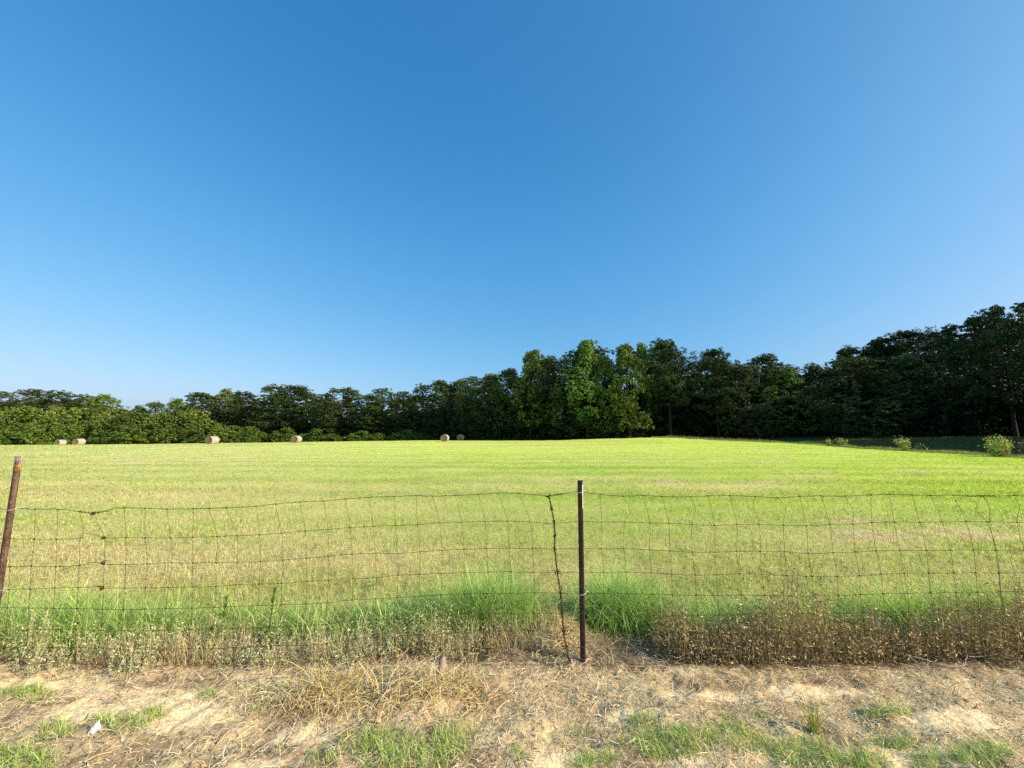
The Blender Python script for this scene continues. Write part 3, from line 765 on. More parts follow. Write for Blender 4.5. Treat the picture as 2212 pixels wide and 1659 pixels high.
# ------------------------------------------------------------------ hay bales
def bale_meshes(seed):
    r0, hw, ns, na = .78, .76, 14, 40
    th = np.linspace(0, 2 * math.pi, na, endpoint=False)
    A = Acc(); V = []
    r_ = np.random.default_rng(seed)
    wob = 1 + .02 * np.sin(th * 2 + seed) + .012 * np.sin(th * 5 + seed * 2)
    flat = np.maximum(np.sin(th), -.93) / np.where(np.abs(np.sin(th)) < 1e-3, 1, np.sin(th)); flat = np.where(np.sin(th) < -.93, flat, 1)
    for k in range(ns + 1):
        u = k / ns * 2 - 1
        rr = r0 * (1 - .035 * abs(u) ** 8 + r_.normal(0, .004)) * wob
        for a in range(na): V.append((u * hw, rr[a] * math.cos(th[a]), rr[a] * math.sin(th[a]) * flat[a] + r0 * .93))
    F = [(k * na + a, k * na + (a + 1) % na, (k + 1) * na + (a + 1) % na, (k + 1) * na + a) for k in range(ns) for a in range(na)]
    A.add(V, F)
    body = A.mesh('hay_bale', M_bale, True)
    ends = []
    for sgn in (-1, 1):
        E = Acc(); V = []; nr = 16
        for k in range(nr + 1):
            f = .03 + .945 * k / nr
            for a in range(na):
                dep = .03 * math.sin(f * 34 - th[a]) * (1 - f * .4) + r_.normal(0, .010) - .05 * math.exp(-(f / .25) ** 2)
                V.append((sgn * (hw + .012 + dep * .9), r0 * f * wob[a] * math.cos(th[a]), r0 * f * wob[a] * math.sin(th[a]) * flat[a] + r0 * .93))
        F = [(k * na + a, k * na + (a + 1) % na, (k + 1) * na + (a + 1) % na, (k + 1) * na + a) for k in range(nr) for a in range(na)]
        E.add(V, F); ends.append(E.mesh('end_face', M_end, False))
    return body, ends
def bale_mats():
    m = bpy.data.materials.new('net_wrapped_hay'); nt, N, L = nodes_of(m); b = N['Principled BSDF']; b.inputs['Roughness'].default_value = .8
    tc = N.new('ShaderNodeTexCoord'); wv = N.new('ShaderNodeTexNoise'); wv.inputs['Scale'].default_value = 5; wv.inputs['Detail'].default_value = 6
    mp = N.new('ShaderNodeMapping'); mp.inputs['Scale'].default_value = (4, .6, .6); L.new(tc.outputs['Object'], mp.inputs[0]); L.new(mp.outputs[0], wv.inputs['Vector'])
    cr = N.new('ShaderNodeValToRGB'); cr.color_ramp.elements[0].position = .3; cr.color_ramp.elements[0].color = (.27, .275, .19, 1); cr.color_ramp.elements[1].position = .7; cr.color_ramp.elements[1].color = (.54, .545, .42, 1)
    L.new(wv.outputs['Fac'], cr.inputs[0]); L.new(cr.outputs[0], b.inputs['Base Color'])
    e = bpy.data.materials.new('rolled_hay_end'); nt, N, L = nodes_of(e); b = N['Principled BSDF']; b.inputs['Roughness'].default_value = .95
    tc = N.new('ShaderNodeTexCoord'); mp = N.new('ShaderNodeMapping'); mp.inputs['Location'].default_value = (0, 0, -.725); L.new(tc.outputs['Object'], mp.inputs[0])
    wv = N.new('ShaderNodeTexWave'); wv.wave_type = 'RINGS'; wv.rings_direction = 'X'; wv.inputs['Scale'].default_value = 1.5; wv.inputs['Distortion'].default_value = 5; wv.inputs['Detail'].default_value = 3; wv.inputs['Detail Scale'].default_value = 1.4
    L.new(mp.outputs[0], wv.inputs['Vector'])
    cr = N.new('ShaderNodeValToRGB'); cr.color_ramp.elements[0].position = .25; cr.color_ramp.elements[0].color = (.02, .014, .008, 1); cr.color_ramp.elements[1].position = .8; cr.color_ramp.elements[1].color = (.36, .30, .19, 1)
    L.new(wv.outputs['Fac'], cr.inputs[0]); L.new(cr.outputs[0], b.inputs['Base Color'])
    return m, e
M_bale, M_end = bale_mats()
BALE = bale_meshes(3)
for px, py, Y, rz, lab in (
    (130, 962.8, 103, 6, 'pale round hay bale farthest left, partly sunk behind the rise'),
    (170, 961.3, 93, 8, 'round hay bale just right of the farthest left one'),
    (458, 958.7, 74, 2, 'largest looking round bale, its rolled end dark and its side sunlit'),
    (640, 956.0, 82, 7, 'sunlit round bale standing alone below pines between the largest bale and the centre'),
    (961, 955.2, 83, 4, 'sunlit round bale with dark swirled end beside the shaded one'),
    (995, 952.2, 97, 0, 'round bale in the deep shade at the foot of the wood')):
    p = at(px, py, Y)
    b = thing('hay_bale', (p[0], Y, float(H(p[0], Y)) - .04), lab, 'hay bale', 'round bales left on the field', rad(81 + rz))
    for nm, me in (('wrapped_side', BALE[0]), ('end_face', BALE[1][0]), ('end_face', BALE[1][1])): link(nm, me, b)

# ------------------------------------------------------------------ trees
def limb_curve(p0, az, elev, L, rise=.2, n=5):
    pts = [np.array(p0, float)]; e = elev; a = az
    for k in range(n):
        d = np.array((math.cos(a) * math.cos(e), math.sin(a) * math.cos(e), math.sin(e)))
        pts.append(pts[-1] + d * L / n); e += rise / n + rng.normal(0, .08); a += rng.normal(0, .14)
    return pts

def pine_variant(seed, hgt=20.0, rx=3.6, base=.36, nl=58, per=60, csize=.30, dens=1.0, cr=1.15, col=(.050, .088, .024)):
    global rng
    keep = rng; rng = np.random.default_rng(seed)
    T = Acc(); K = Acc()
    bx, by = rng.normal(0, .35, 2)
    zs = np.linspace(0, hgt * .97, 14)
    tr = [(bx * (z / hgt) ** 2 + .12 * math.sin(z * .5 + seed), by * (z / hgt) ** 2 + .12 * math.cos(z * .43 + seed), z - .3) for z in zs]
    T.add(*tube(tr, np.interp(zs / hgt, [0, .1, .6, 1], [.34, .25, .16, .04]), 7))
    tip = []
    for k in range(nl):
        f = base + (1 - base) * ((k + rng.uniform(0, 1)) / nl)
        u = (f - base) / (1 - base)
        prof = (math.sin(math.pi * min(1, .18 + u * .72)) ** .8) * (1.0 if u < .5 else math.sqrt(max(0.04, 1 - ((u - .5) / .52) ** 2)))
        if rng.uniform() < .15: prof *= .55
        Ln = rx * prof * rng.uniform(.6, 1.25)
        z = f * hgt; i = np.interp(z, zs, np.arange(len(zs))); c = np.array([np.interp(z, zs, [q[j] for q in tr]) for j in range(3)])
        az = k * 2.4 + rng.normal(0, .5)
        pts = limb_curve(c, az, rng.uniform(-.1, .35) + .55 * u, Ln, rng.uniform(.1, .5))
        T.add(*tube(pts, np.linspace(.065 * (1.2 - u), .012, len(pts)), 5))
        m = max(2, int(round(Ln * 1.15 * dens)))
        for s in np.linspace(.45, 1.0, m):
            q = np.array(pts[0]) * 0 + np.array([np.interp(s * 5, range(6), [p[j] for p in pts]) for j in range(3)])
            tip.append(q + rng.normal(0, .32, 3) * np.array((1, 1, .6)))
    tip.append(np.array(tr[-1]) + (0, 0, .2)); tip.append(np.array(tr[-1]) + (.3, .2, -.3))
    # a few bare dead limbs below the crown
    for k in range(9):
        z = hgt * rng.uniform(.16, base); c = np.array([np.interp(z, zs, [q[j] for q in tr]) for j in range(3)])
        pts = limb_curve(c, rng.uniform(0, 6.28), rng.uniform(-.2, .3), rng.uniform(.8, 2.4), -.1)
        T.add(*tube(pts, np.linspace(.035, .008, len(pts)), 4))
    tip = np.array(tip); m = len(tip)
    r = rng.uniform(.5, 1.15, m) * cr
    # each clump is made of a few smaller tufts so that its outline stays ragged
    nt = 8
    td = rng.normal(size=(m * nt, 3)); td /= np.linalg.norm(td, axis=1)[:, None]
    tc = np.repeat(tip, nt, axis=0) + td * np.repeat(r, nt)[:, None] * np.array((.9, .9, .5))
    tr_ = np.repeat(r, nt) * rng.uniform(.28, .5, m * nt)
    idx = np.repeat(np.arange(m * nt), max(6, per // nt))
    d = rng.normal(size=(len(idx), 3)); d[:, 2] += .25; d /= np.linalg.norm(d, axis=1)[:, None]
    c = tc[idx] + d * (tr_[idx] * rng.uniform(.45, 1.0, len(idx)))[:, None] * np.array((1, 1, .8))
    cc = jit(np.array(col), m * nt, .16)[idx]
    V, F, C = cards(c, rng.uniform(.6, 1.2, len(idx)) * csize, np.clip(cc * rng.normal(1, .08, (len(idx), 1)), .004, .9), .42, .15, d * .95)
    K.add(V, F, C)
    rng = keep
    return T.mesh('trunk', M_bark, True), K.mesh('crown', M_needle)

def leafy_variant(seed, hgt=18.0, rx=4.2, base=.22, ncl=170, per=110, csize=.18, col=(.15, .24, .035), shape='round', lowfill=.6, mat=None):
    global rng
    keep = rng; rng = np.random.default_rng(seed)
    T = Acc(); K = Acc()
    zs = np.linspace(0, hgt * .9, 11)
    bx, by = rng.normal(0, .5, 2)
    tr = [(bx * (z / hgt) ** 2 + .15 * math.sin(z * .6 + seed), by * (z / hgt) ** 2 + .1 * math.cos(z * .5), z - .3) for z in zs]
    T.add(*tube(tr, np.interp(zs / hgt, [0, .1, .6, 1], [.36, .26, .15, .03]) * hgt / 18, 7))
    lob = [(rng.uniform(0, 6.28), rng.uniform(.1, 1), rng.uniform(.55, 1.4), rng.uniform(.25, .6)) for _ in range(16)]
    cl = []
    while len(cl) < ncl:
        u = rng.uniform(0, 1); az = rng.uniform(0, 6.28)
        if float(vnoise(np.array(az * 1.1 + seed), np.array(u * hgt * .17), seed)) < .27 and u < .9: continue
        if shape == 'spire': R = rx * min(1, (1.02 - u) * 2.7) ** .65 * (.70 + .30 * math.sin(u * 8 + seed + 1.3 * math.cos(az))) + .2
        elif shape == 'dome': R = rx * (math.sqrt(max(0, 1 - ((u - .5) / .52) ** 2)) if u > .5 else .72 + .28 * math.sin(math.pi * u)) + .1
        elif shape == 'shrub': R = rx * math.sqrt(max(0, 1 - u ** 2.2)) + .05
        else: R = rx * math.sin(math.pi * min(1, .22 + .76 * u)) ** .7
        for (la, lu, ls, lw) in lob:
            dd = math.atan2(math.sin(az - la), math.cos(az - la)) / 1.0
            R *= 1 + (ls - 1) * math.exp(-(dd / lw) ** 2 - ((u - lu) / .18) ** 2)
        q = rng.uniform(.25, 1) ** .45
        cl.append((math.cos(az) * R * q, math.sin(az) * R * q, hgt * (base + (1 - base) * u), q))
    cl = np.array(cl)
    cx = np.interp(cl[:, 2], zs, [q[0] for q in tr]); cy = np.interp(cl[:, 2], zs, [q[1] for q in tr])
    P = cl[:, :3] + np.stack([cx, cy, 0 * cx], -1)
    for k in range(0, ncl, 5):
        z0 = max(hgt * base * .6, P[k, 2] - rng.uniform(.1, .25) * hgt); c = np.array([np.interp(z0, zs, [q[j] for q in tr]) for j in range(3)])
        mid = (c + P[k]) / 2 + np.array((0, 0, .3))
        T.add(*tube(smooth_path([c, mid, P[k]], 3), np.linspace(.07, .012, 7) * hgt / 18, 5))
    sc = hgt / 18
    r = rng.uniform(.55, 1.25, ncl) * (rx / 4.2) ** .6
    nt = 7
    td = rng.normal(size=(ncl * nt, 3)); td /= np.linalg.norm(td, axis=1)[:, None]
    tc = np.repeat(P, nt, axis=0) + td * np.repeat(r, nt)[:, None] * np.array((.95, .95, .7))
    tr_ = np.repeat(r, nt) * rng.uniform(.28, .55, ncl * nt)
    idx = np.repeat(np.arange(ncl * nt), max(8, per // nt))
    d = rng.normal(size=(len(idx), 3)); d[:, 2] += .2; d /= np.linalg.norm(d, axis=1)[:, None]
    c = tc[idx] + d * (tr_[idx] * rng.uniform(.4, 1.0, len(idx)))[:, None] * np.array((1, 1, .8))
    cc = jit(np.array(col), ncl * nt, .18)[idx] * rng.normal(1, .10, (len(idx), 1))
    V, F, C = cards(c, rng.uniform(.6, 1.25, len(idx)) * csize, np.clip(cc, .004, .9), .6, .2, d * .9)
    K.add(V, F, C)
    rng = keep
    return T.mesh('trunk', M_bark, True), K.mesh('crown', mat or M_leaf)

PCOL = (.074, .120, .028)
PINES = [leafy_variant(105, 20.0, 3.9, .14, 200, 110, .17, PCOL, 'dome', mat=M_needle), leafy_variant(106, 20.0, 3.7, .2, 190, 110, .17, PCOL, 'dome', mat=M_needle), leafy_variant(107, 20.0, 4.2, .1, 210, 110, .17, PCOL, 'dome', mat=M_needle),
         pine_variant(102, rx=4.2, base=.25, nl=60, per=100, csize=.2), leafy_variant(108, 20.0, 3.4, .16, 170, 110, .17, PCOL, 'dome', mat=M_needle)]
PINEH = [20] * 4
PBIG = [pine_variant(111, 20, 4.6, .30, 60, 150, .17, .95, 1.15), pine_variant(112, 20, 4.0, .34, 56, 150, .17, .95, 1.15)]
POPEN = [pine_variant(121, 20, 4.8, .22, 40, 150, .17, .75, .95), pine_variant(122, 20, 4.4, .26, 36, 150, .17, .75, .95)]  # both sets of big pines: needles coloured darker for their backlit side
LEAFY = [leafy_variant(201, shape='spire', rx=4.0, base=.16, col=(.14, .245, .036), ncl=190), leafy_variant(202, rx=4.6, base=.06, ncl=190), leafy_variant(203, rx=5.2, base=.05, ncl=220), leafy_variant(204, shape='spire', rx=4.0, base=.12, col=(.145, .24, .038), ncl=190), leafy_variant(205, rx=4.8, base=.05, ncl=200, col=(.072, .112, .026)), leafy_variant(206, rx=5.0, base=.04, ncl=200, col=(.085, .125, .028))]  # last two are darker copies, shade of the wood put into leaf colour
SHRUB = [leafy_variant(301, 6.0, 2.6, .02, 90, 64, .20, (.12, .20, .028), 'shrub'), leafy_variant(302, 6.0, 2.2, .02, 80, 64, .20, (.09, .155, .024), 'shrub'), leafy_variant(303, 6.0, 2.9, .02, 100, 64, .20, (.15, .225, .034), 'shrub')]
SPEC = {'P': (PINES, 20.0, 3.9), 'B': (PBIG, 20.0, 4.3), 'O': (POPEN, 20.0, 4.5), 'D': (LEAFY, 18.0, 4.4), 'S': (SHRUB, 6.0, 2.6)}
NAMES = {'P': ('pine_tree', 'pine tree'), 'B': ('pine_tree', 'pine tree'), 'O': ('pine_tree', 'pine tree'), 'D': ('broadleaf_tree', 'tree'), 'S': ('shrub', 'shrub')}

def tree(kind, px, top, wpx, Y, label, group, var=None, sink=0.0):
    lst, h0, r0 = SPEC[kind]
    v = int(rng.integers(len(lst))) if var is None else var
    p = at(px, top, Y); bz = float(HM(p[0], Y)) - sink
    hgt = p[2] - bz
    zc = Y * CP
    rad_m = wpx / FPX * zc / 2 * (1.2 if kind == 'P' else 1.08)
    t = thing(NAMES[kind][0], (p[0], Y, bz), label, NAMES[kind][1], group, float(rng.uniform(0, 6.28)))
    t.scale = (max(.45, rad_m / r0), max(.45, rad_m / r0), hgt / h0)
    tr, cr = lst[v]
    link('trunk', tr, t); link('crown', cr, t)
    return t

GP = 'trees of the wood around the field'
HERO = [
 ('P', 15, 848, 62, 150, 'spreading dark pine at the left end of the wood'),
 ('P', 62, 842, 62, 148, 'flat topped pine, the second tree from the left end of the wood'),
 ('P', 128, 848, 80, 150, 'broad round pine rising behind the two leftmost hay bales'),
 ('P', 186, 856, 40, 153, 'small pine top between the broad round pine and the bright leafy tree'),
 ('D', 228, 856, 66, 146, 'bright leafy tree with a steep right side, beside the low notch', 2),
 ('D', 302, 878, 44, 190, 'hazy small tree standing in the low notch of the left treeline'),
 ('D', 340, 870, 46, 190, 'taller hazy tree at the right of the low notch in the left treeline'),
 ('D', 386, 864, 50, 166, 'leafy tree climbing out of the notch toward the pines'),
 ('P', 437, 851, 64, 150, 'pine directly above the largest looking hay bale'),
 ('D', 490, 844, 48, 160, 'light green leafy top poking up between two pines right of the largest bale'),
 ('P', 533, 847, 54, 150, 'rounded pine between the light green leafy top and the tall pair of pines'),
 ('P', 587, 834, 66, 145, 'left one of the tall round pair of pines above the lone bale'),
 ('P', 642, 834, 80, 142, 'right one of the tall round pair of pines above the lone bale'),
 ('P', 703, 852, 44, 140, 'low narrow pine in the dip right of the tall round pair'),
 ('P', 742, 838, 72, 138, 'round pine right of the dip beside the tall round pair'),
 ('P', 790, 853, 50, 136, 'short pine between two rounder pines left of the centre'),
 ('P', 828, 842, 64, 134, 'round pine with bare limbs showing near its top, left of the shaded bale'),
 ('P', 877, 847, 50, 130, 'pine where the treeline starts to climb toward the right'),
 ('P', 915, 834, 58, 127, 'airy pine on the climb, above and left of the bale pair'),
 ('P', 953, 825, 54, 123, 'open topped pine directly above the bale with the dark swirled end'),
 ('P', 986, 822, 50, 120, 'thin pine directly above the shaded bale'),
 ('P', 1016, 815, 54, 108, 'pine with sky gaps just right of the shaded bale'),
 ('P', 1060, 812, 64, 101, 'flat topped pine on the climb above the empty field centre'),
 ('P', 1100, 800, 54, 96, 'dark pine leaning against the first bright pointed tree'),
 ('D', 1143, 763, 84, 92, 'first bright pointed broadleaf tree of the shaded middle wood', 0),
 ('P', 1186, 774, 56, 91, 'dark slim pine right of the first bright pointed tree'),
 ('P', 1228, 763, 86, 88, 'dark rounded pine left of the tallest bright spire'),
 ('D', 1264, 739, 88, 85, 'tallest bright green spire above the middle fence post', 0),
 ('D', 1302, 774, 62, 85, 'lower bright tree between the two tall green spires', 3),
 ('D', 1352, 751, 96, 83, 'sunlit broadleaf tree with hanging lit sprays left of the big bare trunked pine', 3),
 ('D', 1384, 748, 52, 86, 'narrow leafy top touching the big bare trunked pine', 3),
 ('B', 1440, 738, 112, 84, 'big round headed pine with its straight trunk showing, right of the bright spires', 1),
 ('P', 1497, 786, 52, 89, 'low pine in the gap between the two round headed pines'),
 ('B', 1540, 756, 96, 82, 'smaller round headed pine with leafy growth below its crown', 0),
 ('D', 1602, 790, 92, 80, 'wide dull green tree right of the smaller round headed pine', 5),
 ('P', 1650, 770, 72, 85, 'dark tufted pine top standing over the wide dull green trees'),
 ('D', 1696, 798, 92, 80, 'broad sunlit leafy tree with a shadow line across its lower half', 2),
 ('D', 1752, 790, 70, 86, 'leafy tree in the dip before the tall right hand pines', 4),
 ('B', 1832, 752, 84, 78, 'first dark pine on the slope of the tall right hand group', 0),
 ('B', 1892, 732, 100, 76, 'second dark pine climbing the right hand group', 1),
 ('B', 1956, 716, 120, 74, 'broad dark pine at the crest above the middle sapling', 0),
 ('D', 1845, 776, 130, 70, 'dull green oak like crown in front of the first dark pine on the right', 5),
 ('D', 1950, 772, 110, 69, 'dull green low crown in front of the broad dark pine', 4),
 ('O', 2045, 702, 96, 64, 'first tall dark pine of the tallest right hand group, left of the largest sapling', 1),
 ('O', 2096, 684, 104, 63, 'tall dark pine just left of the tallest one behind the largest sapling', 0),
 ('O', 2150, 660, 120, 60, 'tallest dark pine, standing behind the largest sapling', 1),
 ('O', 2212, 650, 120, 58, 'tall dark pine cut off at the right end of the wood', 0),
]
for h in HERO:
    tree(h[0], h[1], h[2], h[3], h[4], h[5], GP, h[6] if len(h) > 6 else None)

for px, top, w_ in ((-40, 846, 70), (-95, 850, 60), (-150, 842, 70), (-210, 848, 64), (-275, 840, 72), (-345, 846, 70), (-420, 842, 70)):
    tree('P', px, top, w_, 152, 'pine of the wood past its left end', 'pines past the left end of the wood')
ORD = ['first', 'second', 'third', 'fourth', 'fifth', 'sixth', 'seventh', 'eighth', 'ninth', 'tenth', 'eleventh', 'twelfth', 'thirteenth', 'fourteenth', 'fifteenth', 'sixteenth', 'seventeenth', 'eighteenth', 'nineteenth', 'twentieth']
prof = np.array(sorted((h[1], h[2], h[4]) for h in HERO))
# second row: trees filling the wood behind the front row, some with shade in their leaf colour
k = 0
for px in np.arange(10, 2330, 50):
    px = px + rng.uniform(-12, 12)
    top = float(np.interp(px, prof[:, 0], prof[:, 1])) + rng.uniform(8, 22)
    if 240 < px < 400: continue
    if px > 2030: top += 22
    Y = float(np.interp(px, prof[:, 0], prof[:, 2])) + rng.uniform(9, 16)
    side = 'left part of the wood, half hidden behind its front row' if px < 880 else ('shaded middle of the wood, half hidden behind its front row' if px < 1500 else 'right part of the wood, half hidden behind its front row')
    tree(*(('P',) if rng.uniform() < .75 else ('D',)), px, top, rng.uniform(60, 90) * 110 / Y, Y, 'dark tree in the ' + side, 'back row trees in the ' + side.split(',')[0], 4 if px > 880 else None)
# sunlit shrubs along the left edge of the field
k = 0
for px in np.arange(-10, 540, 34):
    top = 906 + 12 * math.sin(px * .045) + rng.uniform(-5, 9) + (12 if px > 430 else 0) + (14 if px > 490 else 0)
    tree('S', px + rng.uniform(-6, 6), top, rng.uniform(46, 64), 128 + rng.uniform(-4, 4) - px * .012, ORD[k] + ' sunlit shrub from the left in the bright row along the left wood', 'sunlit shrubs along the left wood', sink=.3); k += 1
k = 0
for px in np.arange(-5, 460, 44):
    tree('S', px + rng.uniform(-8, 8), 885 + rng.uniform(-4, 10) + (6 if px > 260 else 0), rng.uniform(60, 80), 138, ORD[k] + ' taller shrub from the left, behind the bright shrub row', 'taller shrubs behind the bright row', sink=.3); k += 1
for px in np.arange(-45, -440, -36): tree('S', px, 904 + rng.uniform(-5, 8), 58, 128, 'shrub of the bright row past its left end', 'shrubs past the left end of the bright row', sink=.3)
for (px, top, w, lab) in ((612, 925, 40, 'pale young leafy tree below the tall round pair of pines'), (684, 928, 42, 'pale leafy shrub right of the lone bale'), (660, 938, 26, 'tiny leafy shrub just right of the lone bale'),
                          (720, 938, 34, 'low leafy shrub second right of the lone bale'), (775, 932, 44, 'low sunlit shrub below the short pine'), (822, 936, 34, 'small sunlit shrub below the pine with bare limbs'),
                          (875, 930, 52, 'wide sunlit shrub below the first climbing pine'), (920, 936, 40, 'last sunlit shrub before the deep shade'), (560, 934, 46, 'dark low shrub under the rounded pine')):
    tree('S', px, top, w, float(np.interp(px, prof[:, 0], prof[:, 2])) - 9, lab, 'small shrubs under the pines', sink=.3)

# understorey (leaves darkened to stand for shade) inside the wood and the far woods beyond: nobody could count these
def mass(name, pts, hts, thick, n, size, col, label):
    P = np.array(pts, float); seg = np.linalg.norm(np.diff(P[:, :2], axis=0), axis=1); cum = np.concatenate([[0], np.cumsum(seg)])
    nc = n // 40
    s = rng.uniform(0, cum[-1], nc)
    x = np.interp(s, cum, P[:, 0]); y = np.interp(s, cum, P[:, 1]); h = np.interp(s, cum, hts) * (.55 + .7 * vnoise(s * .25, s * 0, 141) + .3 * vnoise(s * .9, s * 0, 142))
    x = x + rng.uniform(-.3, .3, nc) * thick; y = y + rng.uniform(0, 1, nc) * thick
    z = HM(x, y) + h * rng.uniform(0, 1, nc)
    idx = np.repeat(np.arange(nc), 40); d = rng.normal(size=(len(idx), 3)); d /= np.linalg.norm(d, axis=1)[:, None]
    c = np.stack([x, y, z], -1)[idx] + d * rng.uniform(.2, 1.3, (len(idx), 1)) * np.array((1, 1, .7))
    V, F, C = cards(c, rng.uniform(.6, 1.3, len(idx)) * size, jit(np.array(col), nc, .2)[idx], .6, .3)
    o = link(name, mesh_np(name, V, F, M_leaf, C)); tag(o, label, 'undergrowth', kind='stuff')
def line_at(cols): return [tuple(at(px, 938, float(np.interp(px, prof[:, 0], prof[:, 2])) + dy)) for px, dy in cols]
mass('undergrowth', line_at([(380, 4), (500, 0), (700, -2), (900, -3), (1100, -3), (1300, -3), (1500, -3), (1700, -2), (1900, -1), (2050, 0), (2150, 1), (2300, 1), (2600, 1)]), [6, 6, 6, 8, 10, 11, 11, 11, 11, 11, 10, 9, 9], 12, 440000, .32, (.026, .046, .012), 'undergrowth between the trunks, its leaves coloured near black for the shade')
mass('distant_woods', [(-330, 190, 0), (-200, 200, 0), (-100, 195, 0), (0, 170, 0), (60, 140, 0), (110, 115, 0), (170, 85, 0)], [11, 11, 11, 13, 13, 11, 10], 14, 240000, .75, (.10, .16, .04), 'far woods showing only through gaps between the nearer trees')

# trees of the same wood beyond the right end, whose shadows lie across the rough strip
SHADE = [(76.5 + 2.2 * math.sin(k * 2.1), 1 + 3.3 * k, 19.0 + 1.6 * math.sin(k * 1.3)) for k in range(15)] + [(86 + 2 * math.sin(k), 4 + 5.5 * k, 21) for k in range(9)]
for k, (x, y, h) in enumerate(SHADE):
    t = thing('pine_tree', (x, y, float(HM(x, y))), 'tall pine continuing the wood past its right end', 'pine tree', 'pines past the right end of the wood', float(rng.uniform(0, 6)))
    t.scale = (1.3, 1.3, h / 20)
    a, b = PINES[k % 5]; link('trunk', a, t); link('crown', b, t)

# ------------------------------------------------------------------ saplings on the right edge of the field
def sapling(px, py_base, py_top, wpx, Y, label, nst=4, col=(.44, .50, .12), size=.05, per=110):
    p = at(px, py_base, Y); bz = float(H(p[0], Y)) - .02
    hgt = at(px, py_top, Y)[2] - bz; wr = wpx / FPX * Y / 2
    t = thing('sapling', (p[0], Y, bz), label, 'sapling', 'saplings along the field edge')
    A = Acc(); K = Acc()
    for k in range(nst):
        a = rng.uniform(0, 6.28); e = np.array((math.cos(a) * wr * rng.uniform(.3, .95), math.sin(a) * wr * .6, hgt * rng.uniform(.65, 1.0)))
        if k == 0: e = np.array((rng.normal(0, wr * .35), 0, hgt))
        P = smooth_path([(0, 0, -.05), e * .5 + rng.normal(0, .04, 3), e], 5)
        A.add(*tube(P, np.linspace(.014, .004, len(P)), 5))
        s = rng.uniform(.12, 1.02, per)
        c = np.stack([np.interp(s, np.linspace(0, 1, len(P)), P[:, j]) for j in range(3)], -1) + rng.normal(0, 1, (per, 3)) * (.05 + .10 * wr)
        c[:, 2] = np.maximum(c[:, 2], .05)
        V, F, C = cards(c, rng.uniform(.6, 1.3, per) * size, jit(np.array(col), per, .22), .62, .3)
        K.add(V, F, C)
    link('stem', A.mesh('stem', M_bark), t); link('foliage', K.mesh('foliage', M_sap), t)
sapling(1791, 966, 949, 18, 46, 'small pale leafy sapling on the field edge, left of its close neighbour', 3, size=.09, per=60)
sapling(1819, 967, 948, 26, 45, 'round pale leafy sapling on the field edge, right of its close neighbour', 4, size=.09, per=80)
sapling(1958, 977, 946, 40, 36, 'upright pale sapling beside a bare grey snag', 5, size=.085, per=120)
sapling(1988, 978, 960, 24, 36, 'low dark leafed sapling leaning on the bare grey snag', 3, (.13, .20, .05), .07, 60)
sapling(2161, 990, 946, 68, 27.5, 'largest pale sapling, a bushy clump near the right end of the field edge', 8, (.50, .54, .12), size=.07, per=150)
sapling(2222, 990, 955, 44, 27, 'brown dry leafed bush right of the largest sapling', 6, (.14, .11, .07), .06, 110)
p = at(2006, 978, 35.5); bz = float(H(p[0], 35.5))
t = thing('dead_snag', (p[0], 35.5, bz), 'bare grey forked snag leaning beside the upright sapling', 'snag')
A = Acc()
A.add(*tube(smooth_path([(.15, 0, -.05), (-.1, 0, .4), (-.42, 0, .95)], 5), np.linspace(.03, .012, 11), 6)); A.add(*tube(smooth_path([(-.1, 0, .4), (.05, .05, .6), (.12, .05, .62)], 4), np.linspace(.016, .008, 9), 5))
link('branch', A.mesh('branch', M_twig), t)

